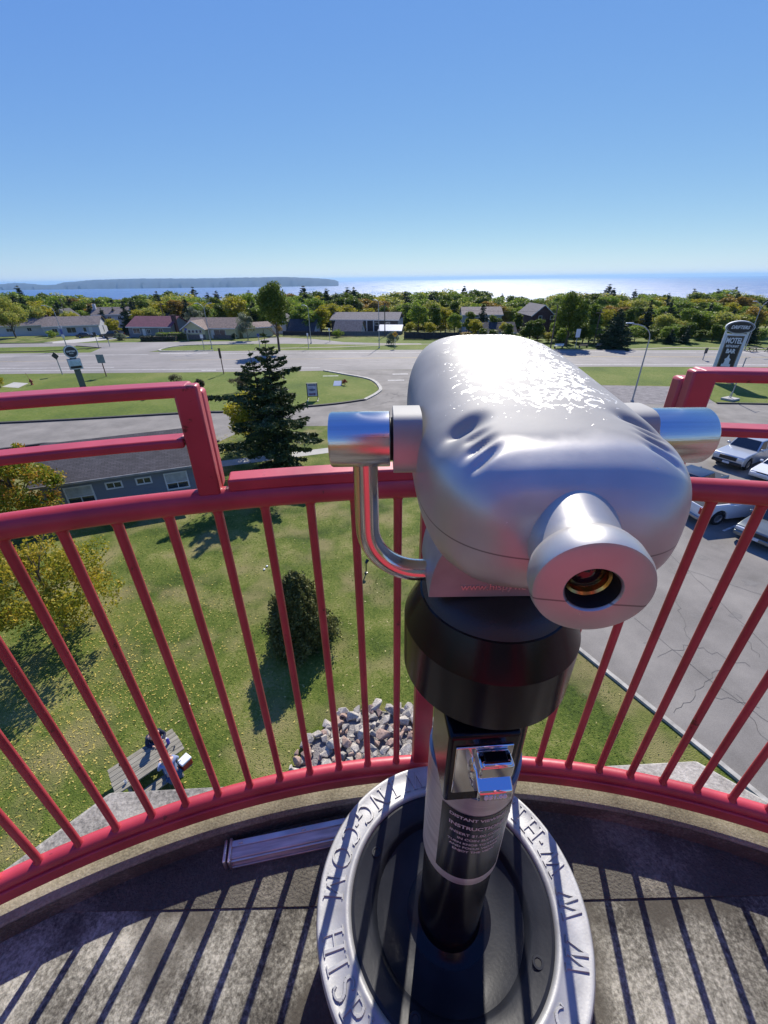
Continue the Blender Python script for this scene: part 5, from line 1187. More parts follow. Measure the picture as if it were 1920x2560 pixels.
# ------------------------------------------------------------------ signs
SGB = mat('sign_back_aluminium', (0.22, 0.25, 0.28), 0.45, 0.3, var=0.15); SGD = mat('dark_sign_back', (0.03, 0.03, 0.035), 0.5); RUST = mat('brown_wood_post', (0.16, 0.08, 0.06), 0.85, var=0.3, vs=5)
BLACKP = mat('sign_black', (0.012, 0.014, 0.016), 0.35); WHP = mat('sign_white', (0.66, 0.68, 0.70), 0.45, var=0.05); SGREEN = mat('sign_grey_green', (0.10, 0.12, 0.105), 0.5, var=0.1)
def board_sign(name, label, x, y, h, w_, hh, post, face, az=0, diamond=False, cat='sign', tilt=0):
    t = thing(name, label, cat, (x, y, 0), az)
    MB().box((0, 0.05, (h-hh*0.2)/2), (0.12, 0.10, h-hh*0.2)).build('post', post, t)
    if diamond:
        Md = Matrix.Translation((0, -0.03, h-hh/2)) @ Matrix.Rotation(R(45), 4, 'Y'); MB().box((0, 0, 0), (w_*0.74, 0.03, w_*0.74), M=Md).build('board', face, t)
    else: MB().box((0, -0.03, h-hh/2), (w_, 0.03, hh)).build('board', face, t)
    return t
board_sign('diamond_sign', 'dark back of a diamond road sign left of the round motel sign', -52.0, 70.3, 3.5, 1.15, 1.2, GALV, SGD, diamond=True)
board_sign('road_sign', 'back of a square grey road sign on a brown post', -43.7, 68.3, 3.3, 1.2, 1.25, RUST, SGB)
board_sign('road_sign', 'edge on brown sign post standing left of the spruce by the highway', -25.4, 69.2, 3.9, 0.35, 1.5, RUST, mat('brown_sign', (0.10, 0.05, 0.04), 0.7))
board_sign('road_sign', 'small white parking sign by the junction before the yellow bungalow', -39.0, 97.4, 3.0, 0.65, 0.75, GALV, WHP)
board_sign('road_sign', 'small blue sign at the corner of the yellow bungalow', -48.8, 113.0, 2.9, 0.6, 0.5, GALV, mat('blue_sign', (0.05, 0.08, 0.28), 0.5))
board_sign('road_sign', 'slim blue topped sign post in front of the garage', -26.3, 95.8, 3.2, 0.5, 0.6, GALV, MATS['blue_sign'])
board_sign('road_sign', 'thin white topped sign post beyond the highway near the driveway loop', -15.8, 95.6, 3.2, 0.35, 0.5, GALV, WHP)
board_sign('road_sign', 'thin sign post farther back on the driveway loop', -12.5, 107.5, 3.0, 0.4, 0.6, GALV, WHP)
board_sign('road_sign', 'dark road sign seen from behind by the left junction', -65.2, 102.6, 3.2, 0.7, 0.9, GALV, SGD)
board_sign('road_sign', 'short road sign beside the dark one at the left junction', -63.2, 103.6, 1.9, 0.5, 0.4, GALV, SGD)
board_sign('road_sign', 'pale rectangular sign standing among the park benches', 40.3, 92.3, 3.7, 0.9, 1.6, GALV, WHP)
board_sign('road_sign', 'short dark marker post on the verge left of the motel sign', 56.3, 76.5, 2.0, 0.8, 0.9, GALV, SGD, az=0.4)
ys = board_sign('warning_sign', 'yellow diamond warning sign beyond the highway', 2.8, 95.4, 3.4, 1.15, 1.2, GALV, mat('warning_yellow', (0.75, 0.36, 0.02), 0.5), diamond=True)
q = MB().box((-0.22, -0.055, 2.8), (0.12, 0.02, 0.42)); q.box((0.22, -0.055, 2.8), (0.12, 0.02, 0.42)); q.box((0, -0.056, 2.8), (0.4, 0.02, 0.10)); q.build('symbol', BLACKP, ys)

# motel pylon, right
sgn = thing('motel_sign', 'tall black and white motel pylon sign with an oval top beside the highway', 'sign', (46.9, 59.3, 0), R(-30))
sw = 2.2
for x in (-0.95, 0.95):
    MB().box((x*1.25, 0, 3.3), (0.24, 0.24, 6.6)).build('post', WHP, sgn); MB().box((x*1.25, 0, 0.12), (0.8, 0.8, 0.3)).build('footing', CONC, sgn, bevel=0.03)
pn = MB().box((0, 0, 3.65), (2.1, 0.55, 5.0)).build('panel_box', WHP, sgn, bevel=0.02)
MB().box((0, -0.28, 3.63), (1.86, 0.03, 4.7)).build('panel_face', BLACKP, pn)
bd = MB()
for z_ in (1.36, 5.9): bd.box((0, -0.30, z_), (1.74, 0.02, 0.03))
for x_ in (-0.87, 0.87): bd.box((x_, -0.30, 3.63), (0.03, 0.02, 4.54))
bd.build('border', mat('gold_trim', (0.45, 0.33, 0.18), 0.5), pn)
def stext(txt, sz, x, z, xs=1.0, par=None, m=WHP, yy=-0.305, bold=0.01, shear=0.0, M0=Matrix.Identity(4)):
    q = text_mb(txt, sz, 0.02, M0 @ Matrix.Translation((x, yy, z)) @ Matrix.Rotation(R(90), 4, 'X'), bold=bold, xs=xs, shear=shear); return q.build('lettering', m, par, smooth=0)
stext('MOTEL', 0.95, 0, 5.35, 0.58, pn, bold=0.03); stext('RESTAURANT', 0.40, 0, 4.68, 0.56, pn, bold=0.012); stext('BAR', 0.72, 0, 4.05, 0.75, pn, bold=0.03)
q = MB(); q.prism([(-0.5, 0), (0.5, 0), (0.5, 0.3), (0.32, 0.36), (0.30, 0.75), (0.36, 0.9), (0.12, 1.15), (0.05, 1.45), (0, 1.6), (-0.05, 1.45), (-0.14, 1.15), (-0.34, 0.95), (-0.26, 0.75), (-0.30, 0.36), (-0.5, 0.3)], 0, 0.02, M=Matrix.Translation((0, -0.295, 2.1)) @ Matrix.Rotation(R(90), 4, 'X'))
q.build('emblem', WHP, pn, smooth=0)
Mo = Matrix.Translation((0.1, 0.35, 7.0)) @ Matrix.Rotation(R(90), 4, 'X')
el = [(1.55*math.cos(2*math.pi*k/48), 0.78*math.sin(2*math.pi*k/48)) for k in range(48)]
ov = MB().prism(el, 0.0, 0.7, M=Mo).build('oval_box', WHP, sgn, bevel=0.03, smooth=40)
MB().prism([(x*0.95, y*0.92) for x, y in el], 0.7, 0.72, M=Mo).build('oval_face', BLACKP, ov)
r1 = MB(); n_ = 48
r1.lathe([(0.86, 0), (0.86, 0.012), (0.89, 0.012), (0.89, 0)], n_, Mo @ Matrix.Translation((0, 0, 0.72)) @ Matrix.Diagonal((1.55, 0.76, 1, 1))); r1.build('oval_border', mat('dull_silver', (0.4, 0.42, 0.42), 0.5), ov)
stext('DRIFTERS', 0.55, 0.1, 7.0, 0.82, ov, yy=-0.38, shear=0.25, bold=0.015)
MB().box((0.1, 0, 6.27), (1.2, 0.2, 0.3)).build('neck', WHP, sgn)

# round head pylon, left
rs = thing('round_sign', 'grey green pylon with round black sign head and message board on the sign island', 'sign', (-42.8, 61.0, 0), R(38))
MB().box((0, 0, 2.1), (0.75, 0.55, 4.2)).build('column', SGREEN, rs, bevel=0.02)
Mr = Matrix.Translation((0, 0.28, 4.75)) @ Matrix.Rotation(R(90), 4, 'X')
rh_ = MB().lathe([(0.0001, 0), (0.78, 0), (0.82, 0.05), (0.82, 0.55), (0.78, 0.6), (0.0001, 0.6)], 40, Mr).build('round_head', mat('sign_dark_blue', (0.03, 0.035, 0.05), 0.4), rs)
MB().lathe([(0.68, 0.60), (0.68, 0.63), (0.80, 0.63), (0.80, 0.60)], 40, Mr).build('head_rim', WHP, rh_)
stext('DRIFTERS', 0.27, 0, 4.82, 0.9, rh_, yy=-0.335, bold=0.012); stext('MOTEL', 0.15, 0, 4.55, 1, rh_, yy=-0.335)
mbx = MB().box((0, 0, 3.15), (1.55, 0.9, 1.35)).build('message_box', mat('sign_dark_blue', (0.03, 0.035, 0.05), 0.4), rs, bevel=0.02)
MB().box((0, -0.47, 3.15), (1.5, 0.04, 1.3)).build('message_frame', WHP, mbx, bevel=0.01); MB().box((0, -0.50, 2.78), (1.3, 0.02, 0.32)).build('message_strip', BLACKP, mbx); MB().box((0, -0.50, 3.32), (1.3, 0.02, 0.7)).build('message_panel', mat('pale_blue_panel', (0.5, 0.62, 0.66), 0.4), mbx)

# wooden framed lawn sign beside the spruce
fs_ = thing('lawn_sign', 'white poster board in a black wooden frame standing on the sign island', 'sign', (-8.6, 51.8, 0), R(4))
FW = mat('pale_wood', (0.5, 0.46, 0.36), 0.8, var=0.15)
for x in (-0.62, 0.62): MB().box((x, 0, 1.03), (0.09, 0.09, 2.06)).build('leg', BLACKP, fs_); MB().box((x, -0.05, 0.05), (0.1, 1.6, 0.09)).build('foot', FW, fs_)
MB().box((0, 0, 2.08), (1.36, 0.12, 0.05)).build('top_rail', FW, fs_); MB().box((0, 0, 0.50), (1.15, 0.07, 0.08)).build('lower_rail', BLACKP, fs_)
bo = MB().box((0, -0.02, 1.28), (1.14, 0.03, 1.46)).build('poster', mat('poster_grey_white', (0.50, 0.50, 0.56), 0.6), fs_)
MB().box((0, -0.045, 1.86), (0.95, 0.02, 0.16)).build('headline', mat('poster_slate', (0.13, 0.15, 0.22), 0.6), bo); MB().prism([(0.4*math.cos(2*math.pi*k/24), 0.14*math.sin(2*math.pi*k/24)) for k in range(24)], 0, 0.02, M=Matrix.Translation((0, -0.036, 1.30)) @ Matrix.Rotation(R(90), 4, 'X')).build('oval_mark', mat('poster_slate', (0.13, 0.15, 0.22), 0.6), bo)
MB().prism([(-0.42, -0.10), (0.18, -0.08), (0.18, -0.17), (0.45, 0), (0.18, 0.17), (0.18, 0.08), (-0.42, 0.10)], 0, 0.02, M=Matrix.Translation((0, -0.036, 0.78)) @ Matrix.Rotation(R(90), 4, 'X')).build('arrow', mat('poster_plum', (0.18, 0.08, 0.16), 0.6), bo)
# memorial plate with flowers on the island tip
fm = thing('memorial_plaque', 'white tilted plaque lying on the grass island beside red flowers', 'plaque', (-6.35, 60.0, 0), 0)
MB().add([(-0.55, -0.4, 0.05), (0.55, -0.4, 0.05), (0.65, 0.4, 0.55), (-0.45, 0.4, 0.55), (-0.55, -0.4, 0.0), (0.55, -0.4, 0.0), (0.65, 0.4, 0.0), (-0.45, 0.4, 0.0)], [(0, 1, 2, 3), (4, 7, 6, 5), (0, 4, 5, 1), (1, 5, 6, 2), (2, 6, 7, 3), (3, 7, 4, 0)]).build('plate', WHP, fm, bevel=0.01)
fl_ = decid('flower_planting', 'clump of dark red flowers beside the white plaque on the island', 0.75, 1.1, leafmat('red_flowers', [(0.04, 0.03, 0.01), (0.30, 0.05, 0.03), (0.40, 0.10, 0.05), (0.6, 0.5, 0.45)], .2), 71, 900, 0.10, 0.05, blobs=8, cat='flowers'); place(fl_, -5.3, 60.2)
# hydrant
REDH = mat('hydrant_red', (0.30, 0.05, 0.035), 0.6, var=0.2, vs=6)
hy = thing('fire_hydrant', 'dull red fire hydrant with a marker rod near the left picture edge', 'hydrant', (-51.4, 62.8, 0), 0.5)
MB().lathe([(0.2, 0), (0.2, 0.06), (0.13, 0.08), (0.12, 0.55), (0.17, 0.58), (0.17, 0.63), (0.14, 0.72), (0.08, 0.80), (0.04, 0.86), (0.0001, 0.87)], 20).build('barrel', REDH, hy)
for sg in (-1, 1): MB().tube([(0.08*sg, 0, 0.48), (0.24*sg, 0, 0.48)], 0.075, 12).build('nozzle', REDH, hy)
MB().tube([(-0.05, 0.18, 0), (-0.25, 0.2, 1.7)], 0.02, 6).build('marker_rod', REDH, hy)
bs_ = MB().sheet([at(4, 836), at(30, 826), at(62, 828), at(40, 838)], 0.02); structure('concrete_pad', bs_, CONC)
# light pole stand, right
st = thing('flag_stand', 'grey pole clamped on a square concrete block in front of the motel sign', 'pole', (41.35, 49.6, 0), R(25))
MB().box((0, 0, 0.12), (1.5, 1.3, 0.24)).build('block', CONC, st, bevel=0.03); MB().tube([(0, 0, 0.2), (0, 0, 4.8)], 0.06, 10).build('pole', GALV, st)
MB().tube([(-0.45, -0.05, 0.24), (-0.3, 0, 0.8), (-0.02, 0, 1.0)], 0.03, 8).build('brace', GALV, st)
MB().tube([(0, 0, 4.7), (0.8, 0, 4.75)], 0.03, 8).build('arm', GALV, st)
# wire stand at the right edge on the grass
wf = thing('wire_hoops', 'small white wire frame standing on the grass at the right edge', 'frame', (*at(1652, 826), 0))
for k in range(5): MB().tube([(k*0.4, 0, 0), (k*0.4, 0, 1.0)], 0.02, 6).build('rod', WHP, wf)
for sx in (-0.3, 1.9): MB().lathe([(0.0001, 0.1), (0.22, 0.1), (0.24, 0)], 12, Matrix.Translation((sx, -0.3, 0))).build('weight', WHP, wf)

# park furniture beyond the highway
PW = mat('dark_bench_wood', (0.07, 0.06, 0.055), 0.8, var=0.2); PWG = mat('grey_bench_wood', (0.30, 0.31, 0.33), 0.8, var=0.15)
def bench(label, x, y, m, az=0.0):
    t = thing('park_bench', label, 'bench', (x, y, 0), az)
    MB().box((0, 0, 0.45), (2.0, 0.45, 0.06)).build('seat', m, t); MB().box((0, 0.22, 0.75), (2.0, 0.05, 0.36)).build('backrest', m, t)
    for sx in (-0.85, 0.85): MB().box((sx, 0, 0.22), (0.12, 0.42, 0.44)).build('leg', PW, t)
bench('white park bench nearest the highway under the slim utility pole', 36.9, 92.6, WHP, 3.3); bench('dark park bench right of the pale rectangular sign', 42.3, 93.2, PW, 3.3); bench('grey park bench left of the dark spruce', 45.6, 92.6, PWG, 3.3)
def far_table(label, x, y):
    t = thing('picnic_table', label, 'picnic table', (x, y, 0), 0.1)
    MB().box((0, 0, 0.75), (1.8, 0.75, 0.06)).build('tabletop', PW, t)
    for sy in (-0.7, 0.7): MB().box((0, sy, 0.45), (1.8, 0.28, 0.05)).build('bench_seat', PW, t)
    for sx in (-0.7, 0.7): q = MB(); q.tube([(sx, -0.45, 0), (sx, 0.2, 0.74)], 0.06, 6); q.tube([(sx, 0.45, 0), (sx, -0.2, 0.74)], 0.06, 6); q.build('leg', PW, t)
far_table('dark picnic table on the far grass just right of the motel sign', 71.6, 85.2); far_table('dark picnic table at the right picture edge beyond the highway', 74.6, 84.6)
far_table('dark picnic table on the park grass left of the white bench', 33.0, 93.5)

# ------------------------------------------------------------------ vehicles (local +x is the front)
TYRE = mat('tyre_rubber', (0.015, 0.015, 0.016), 0.85); RIM = mat('alloy_rim', (0.35, 0.35, 0.36), 0.35, 0.8); CGLS = mat('car_glass', (0.012, 0.016, 0.020), 0.05, var=0.1, spec=0.9)
LENSW = mat('headlight_lens', (0.6, 0.62, 0.64), 0.12, 0.2); LENSR = mat('tail_light_red', (0.35, 0.01, 0.012), 0.2); GRILL = mat('black_grille', (0.015, 0.015, 0.017), 0.4); PLATE = mat('licence_plate', (0.6, 0.62, 0.65), 0.5)
def carpaint(name, col, met=0.3): return mat(name, col, 0.28, met, var=0.03, coat=0.7)
def vehicle(name, label, cat, x, y, heading, paint, kind='pickup', group='cars and trucks parked near the tower', z=0.0, s=1.0):
    t = thing(name, label, cat, (x, y, z), heading, group); t.scale = (s, s, s)
    W = 1.9 if kind != 'car' else 1.8
    if kind == 'pickup':
        Lh, wb, wr = 2.85, (1.85, -1.65), 0.40; zb, zd, zr = 0.45, 1.18, 1.82
        cab = [(1.15, zd), (0.55, zr-0.03), (-0.95, zr), (-1.15, zd)]
    elif kind == 'suv':
        Lh, wb, wr = 2.35, (1.45, -1.4), 0.37; zb, zd, zr = 0.35, 1.05, 1.68
        cab = [(1.0, zd), (0.35, zr-0.03), (-1.75, zr), (-2.15, zd)]
    else:
        Lh, wb, wr = 2.3, (1.4, -1.35), 0.33; zb, zd, zr = 0.25, 0.92, 1.42
        cab = [(0.95, zd), (0.25, zr-0.02), (-1.05, zr), (-1.75, zd)]
    def archpts(cx):
        r_ = wr+0.08; return [(cx+r_*math.cos(R(a)), wr+r_*math.sin(R(a))) for a in (-10, 10, 35, 60, 90, 120, 145, 170, 190)]
    # side outline, clockwise from front bottom
    if kind == 'pickup':
        topl = [(Lh, 0.55), (Lh+0.02, 0.85), (Lh-0.08, 1.02), (Lh-0.5, 1.10), (1.15, zd)]
        back = [(-1.15, zd), (-Lh+0.02, 1.16), (-Lh, 0.55)]
    else:
        topl = [(Lh, 0.42), (Lh, 0.66), (Lh-0.15, zd-0.20), (Lh-0.6, zd-0.10), (cab[0][0], zd)]
        back = [(cab[3][0], zd), (-Lh+0.08, zd-0.05), (-Lh, 0.7), (-Lh, 0.42)]
    poly = topl+back+[(-Lh+0.05, zb)]+archpts(wb[1])[::-1]+archpts(wb[0])[::-1]+[(Lh-0.05, zb)]
    Ms = Matrix(((1, 0, 0, 0), (0, 0, 1, 0), (0, 1, 0, 0), (0, 0, 0, 1)))
    b = MB(); b.prism(poly, -W/2, W/2); b.v = [(x_, z_*(1-0.04*max(0, (y_-0.7))), y_) for x_, y_, z_ in b.v]; b.f = [f[::-1] for f in b.f]
    body = b.build('body', paint, t, bevel=0.05, seg=3, smooth=45)
    if kind == 'pickup':
        MB().box((-2.0, 0, 1.165), (1.55, W*0.82, 0.03)).build('cargo_bed', GRILL, t)
        for sy in (-1, 1): MB().box((-2.0, sy*W*0.455, 1.19), (1.62, 0.1, 0.05)).build('bed_rail', paint, t, bevel=0.015)
    # cabin
    cb_ = MB(); wl, wt = W*0.48, W*0.40
    V = []
    for i, (cx_, cz_) in enumerate(cab):
        ww = wl if i in (0, 3) else wt
        V += [(cx_, -ww, cz_), (cx_, ww, cz_)]
    cb_.add(V, [(0, 2, 4, 6), (1, 7, 5, 3), (0, 1, 3, 2), (2, 3, 5, 4), (4, 5, 7, 6), (0, 6, 7, 1)])
    cb_.build('cabin', paint, t, bevel=0.06, seg=3, smooth=50)
    def inset(q, nrm, sh=0.86, off=0.012):
        c = sum((Vector(p) for p in q), Vector())/4; n_ = Vector(nrm).normalized()
        o_ = [c+(Vector(p)-c)*sh+n_*off for p in q]; i_ = [p-n_*0.03 for p in o_]
        m = MB(); m.add(o_+i_, [(0, 1, 2, 3), (7, 6, 5, 4), (0, 4, 5, 1), (1, 5, 6, 2), (2, 6, 7, 3), (3, 7, 4, 0)]); return m
    inset([V[0], V[1], V[3], V[2]], (1, 0, .8), 0.90).build('windscreen', CGLS, t)
    inset([V[4], V[5], V[7], V[6]], (-1, 0, .4), 0.86).build('rear_window', CGLS, t)
    for sy in (0, 1):
        a0_, a1_, a2_, a3_ = Vector(V[0+sy]), Vector(V[2+sy]), Vector(V[4+sy]), Vector(V[6+sy]); n_ = (0, -1 if sy == 0 else 1, .25)
        mid_t = a1_.lerp(a2_, 0.48); mid_b = a0_.lerp(a3_, 0.50)
        inset([a0_, a1_, mid_t, mid_b], n_, 0.84, 0.008).build('side_window', CGLS, t); inset([mid_b, mid_t, a2_, a3_], n_, 0.84, 0.008).build('side_window', CGLS, t)
        sgn_ = -1 if sy == 0 else 1
        MB().box((cab[0][0]-0.25, sgn_*(W/2+0.09), zd+0.10), (0.14, 0.20, 0.15)).build('wing_mirror', paint, t, bevel=0.03)
        hl_ = MB().box((Lh-0.07, sgn_*(W/2-0.24), zd-0.33), (0.16, 0.40, 0.17)).build('headlight', LENSW, t, bevel=0.03)
        MB().box((-Lh+0.03, sgn_*(W/2-0.12), zd-0.25), (0.10, 0.17, 0.36)).build('tail_light', LENSR, t, bevel=0.02)
        MB().box((0.1, sgn_*(W/2+0.003), zd-0.12), (0.16, 0.03, 0.03)).build('door_handle', paint, t); MB().box((-0.75, sgn_*(W/2+0.003), zd-0.12), (0.16, 0.03, 0.03)).build('door_handle', paint, t)
        for wx in wb:
            Mw = Matrix.Translation((wx, sgn_*(W/2-0.11), wr)) @ Matrix.Rotation(R(-90)*sgn_, 4, 'X')
            wh_ = MB().lathe([(wr*0.60, -0.10), (wr*0.95, -0.11), (wr, -0.07), (wr, 0.07), (wr*0.95, 0.11), (wr*0.62, 0.10)], 28, Mw).build('wheel', TYRE, t)
            MB().lathe([(wr*0.63, 0.09), (wr*0.50, 0.05), (wr*0.2, 0.085), (0.0001, 0.09)], 10, Mw).build('rim', RIM, wh_)
    MB().box((Lh+0.0, 0, zd-0.36), (0.07, W*0.56, 0.26)).build('grille', GRILL, t, bevel=0.03)
    MB().box((Lh+0.02, 0, 0.50), (0.14, W*0.96, 0.22)).build('front_bumper', GRILL if kind == 'pickup' else paint, t, bevel=0.05); MB().box((-Lh-0.03, 0, 0.52), (0.14, W*0.96, 0.18)).build('rear_bumper', RIM if kind == 'pickup' else paint, t, bevel=0.04)
    MB().box((Lh+0.10, 0, 0.52), (0.02, 0.42, 0.14)).build('number_plate', PLATE, t); MB().box((-Lh-0.11, 0, 0.55), (0.02, 0.42, 0.14)).build('number_plate', PLATE, t)
    return t
P_SIL = carpaint('silver_paint', (0.50, 0.52, 0.54), 0.4); P_WHT = carpaint('white_paint', (0.72, 0.73, 0.74), 0.0); P_BLK = carpaint('black_paint', (0.012, 0.014, 0.018), 0.2); P_BLU = carpaint('dark_blue_paint', (0.015, 0.025, 0.06), 0.3); P_GRY = carpaint('grey_paint', (0.16, 0.18, 0.18), 0.4)
hd = math.atan2(-0.47, -0.88)
def front_at(fx_, fy_, h_, L): return (fx_-math.cos(h_)*L, fy_-math.sin(h_)*L)
vehicle('pickup_truck', 'silver pickup with black grille facing the tower in the parking lot', 'pickup', *front_at(26.2, 29.5, hd, 3.1), hd, P_SIL, s=1.1)
vehicle('pickup_truck', 'dark blue black pickup parked just behind the viewer head', 'pickup', *at(1500, 1019, 1.75), hd, P_BLU)
hw2 = R(9)
vehicle('pickup_truck', 'white pickup seen from behind through the railing at right', 'pickup', 18.4+3.0*math.cos(hw2), 22.0+3.0*math.sin(hw2), hw2, P_WHT, s=1.1)
vehicle('car', 'white car just entering the right picture edge between two pickups', 'car', *front_at(*at(1643, 1042), hd, 2.3), hd, P_WHT, 'car')
vehicle('car', 'dark grey car with a white number plate at the right edge', 'car', *front_at(20.1, 18.9, hd, 2.4), hd, P_GRY, 'suv', s=1.08)
g2 = 'vehicles parked at the bungalows'
vehicle('car', 'dark blue car on the driveway of the pale grey bungalow', 'car', -81.0, 123.8, R(12), P_BLU, 'car', g2, gz(123.8))
vehicle('pickup_truck', 'black pickup parked between the grey and wine roofed bungalows', 'pickup', -72.5, 121.4, R(190), P_BLK, 'pickup', g2, gz(121))
vehicle('pickup_truck', 'second black pickup farther right beside the round clipped bush', 'pickup', -67.0, 124.4, R(185), P_BLK, 'pickup', g2, gz(124))

# ------------------------------------------------------------------ rock pile at the foot of the tower
ROCKM = [mat('grey_rock', (0.33, 0.30, 0.26), 0.9, var=0.35, vs=5, bump=0.8, bs=14), mat('pinkish_rock', (0.38, 0.26, 0.20), 0.9, var=0.3, vs=5, bump=0.8, bs=14), mat('pale_rock', (0.47, 0.42, 0.35), 0.9, var=0.3, vs=6, bump=0.8, bs=14)]
RG = 'broken rocks heaped on the lawn at the foot of the tower'
RL = ['angular grey rock in the heap behind the bottom rail', 'angular pinkish rock in the heap behind the bottom rail', 'angular pale rock in the heap behind the bottom rail']
def rock_proto(seed, m, label):
    r = np.random.default_rng(seed); bmx = bmesh.new(); 
    for p in r.normal(size=(13, 3)):
        p = p/np.linalg.norm(p)*r.uniform(0.8, 1.1)*np.array([1.0, 0.72, 0.55]); bmx.verts.new(p)
    bmesh.ops.convex_hull(bmx, input=bmx.verts[:]); me = bpy.data.meshes.new('rock'); bmx.to_mesh(me); bmx.free(); me.materials.append(m)
    o = bpy.data.objects.new('rock', me); COL.objects.link(o); bv = o.modifiers.new('b', 'BEVEL'); bv.width = 0.05; bv.segments = 1
    return tag(o, label, 'rock', RG)
RP = [rock_proto(100+i, ROCKM[i % 3], RL[i % 3]) for i in range(9)]
rr = random.Random(5); usedr = [False]*9; cnt = 0
c0 = at(772, 1690); pile = []
poly_p = [at(628, 1655), at(652, 1612), at(700, 1570), at(735, 1540), at(800, 1528), at(900, 1535), at(985, 1560), at(1010, 1700), at(900, 1800), at(700, 1800), at(630, 1720)]
def inpoly(x, y, P):
    c = False; j = len(P)-1
    for i in range(len(P)):
        if (P[i][1] > y) != (P[j][1] > y) and x < (P[j][0]-P[i][0])*(y-P[i][1])/(P[j][1]-P[i][1])+P[i][0]: c = not c
        j = i
    return c
xs0 = [p[0] for p in poly_p]; ys0 = [p[1] for p in poly_p]
MB().prism(poly_p, -0.05, 0.10)
while cnt < 290:
    x = rr.uniform(min(xs0), max(xs0)); y = rr.uniform(min(ys0), max(ys0))
    if not inpoly(x, y, poly_p): continue
    if any((x-a)**2+(y-b_)**2 < (0.21)**2 for a, b_ in pile) and rr.random() < 0.9: continue
    pile.append((x, y)); k = rr.randrange(9)
    dm = min(math.hypot(x-a[0], y-a[1]) for a in poly_p)
    s_ = rr.choice([0.14, 0.17, 0.20, 0.24, 0.30])*rr.uniform(0.8, 1.15)
    o = RP[k] if not usedr[k] else RP[k].copy()
    if usedr[k]: COL.objects.link(o)
    usedr[k] = True
    o['label'] = '%s %s rock in the %s part of the heap behind the bottom rail' % ('large' if s_ > 0.25 else 'medium' if s_ > 0.17 else 'small', ('grey', 'pinkish', 'pale')[k % 3], ('left far' if y > 8.4 else 'left near') if x < -1.2 else ('right far' if y > 8.4 else 'right near'))
    o.location = (x, y, min(0.40, dm*0.22)*rr.uniform(0.6, 1.0)+s_*0.35); o.scale = (s_, s_*rr.uniform(.8, 1.2), s_*rr.uniform(0.8, 1.2)); o.rotation_euler = (rr.uniform(-.5, .5), rr.uniform(-.5, .5), rr.uniform(0, 6.28))
    cnt += 1
rb = MB(); n = len(poly_p); cx0 = sum(xs0)/n; cy0 = sum(ys0)/n
rb.add([(x, y, -0.02) for x, y in poly_p]+[(cx0+(x-cx0)*.6, cy0+(y-cy0)*.6, 0.10) for x, y in poly_p]+[(cx0, cy0, 0.14)], [(i, (i+1) % n, n+(i+1) % n, n+i) for i in range(n)]+[(n+i, n+(i+1) % n, 2*n) for i in range(n)])
o = rb.build('rock_rubble', GRAV, None); tag(o, 'small rubble and earth between the heaped rocks', 'rubble', kind='stuff')

# ------------------------------------------------------------------ fallen leaves
r = np.random.default_rng(77)
def scatter(name, label, cx_, cy_, sx, sy, n, lm, size, ang=0.0, lim=None):
    P = r.normal(size=(n, 2))*np.array([sx, sy]); P = P @ np.array([[math.cos(ang), math.sin(ang)], [-math.sin(ang), math.cos(ang)]])+np.array([cx_, cy_])
    P = P[(P[:, 1] > 1.5)]
    # keep them on grass
    ex = np.interp(P[:, 1], [p[1] for p in edge[:8]], [p[0] for p in edge[:8]]); P = P[P[:, 0] < ex-0.2]
    Q = np.column_stack([P, np.full(len(P), 0.02)])
    v, f = leafquads(Q, size, r, tilt=0.25); v[:, 2] = np.abs(v[:, 2]-0.02)*0.8+0.010
    tag(npmesh(name, v, f, lm), label, 'leaves', kind='stuff')
scatter('fallen_leaves', 'yellow leaves strewn thickly on the lawn under the golden maple', -11.5, 9.5, 3.2, 3.6, 5200, leafmat('yellow_fallen_leaves', [(0.35, 0.28, 0.06), (0.55, 0.45, 0.10), (0.65, 0.52, 0.16)], 0.2), 0.075)
scatter('fallen_leaves', 'thin scatter of pale leaves over the whole lawn', -5, 13, 7.5, 8, 800, leafmat('pale_fallen_leaves', [(0.30, 0.27, 0.10), (0.45, 0.40, 0.14), (0.5, 0.42, 0.22)], 0.2), 0.085)
scatter('fallen_leaves', 'yellow leaves on the grass left of the big dark spruce', -13.5, 35.5, 2.6, 1.9, 1500, L_YELLOW, 0.14)
# grass tufts standing up from the near lawn
n = 38000
P = np.column_stack([r.uniform(-22, 10, n), r.uniform(4.2, 24, n)]); ex = np.interp(P[:, 1], [p[1] for p in edge[:8]], [p[0] for p in edge[:8]]); P = P[P[:, 0] < ex-0.12]
cl_ = np.sin(P[:, 0]*1.7+np.sin(P[:, 1]*0.9)*2)+np.sin(P[:, 1]*1.3+P[:, 0]*0.6)
P = P[r.uniform(-2.2, 2, len(P)) < cl_]
n = len(P); an = r.uniform(0, 6.28, n); w2 = 0.022; h2 = r.uniform(0.02, 0.05, n); lx = r.normal(size=n)*0.04; ly = r.normal(size=n)*0.04
v = np.stack([np.column_stack([P[:, 0]-np.cos(an)*w2, P[:, 1]-np.sin(an)*w2, np.full(n, 0.0)]), np.column_stack([P[:, 0]+np.cos(an)*w2, P[:, 1]+np.sin(an)*w2, np.full(n, 0.0)]), np.column_stack([P[:, 0]+lx, P[:, 1]+ly, h2])], 1).reshape(-1, 3)
L_GR = leafmat('grass_blades', [(0.045, 0.085, 0.008), (0.09, 0.15, 0.015), (0.15, 0.20, 0.03), (0.24, 0.24, 0.07)], 0.3)
tag(npmesh('grass_tufts', v, np.arange(3*n).reshape(-1, 3), L_GR), 'tufts of longer grass all over the lawn below the tower', 'grass', kind='stuff')
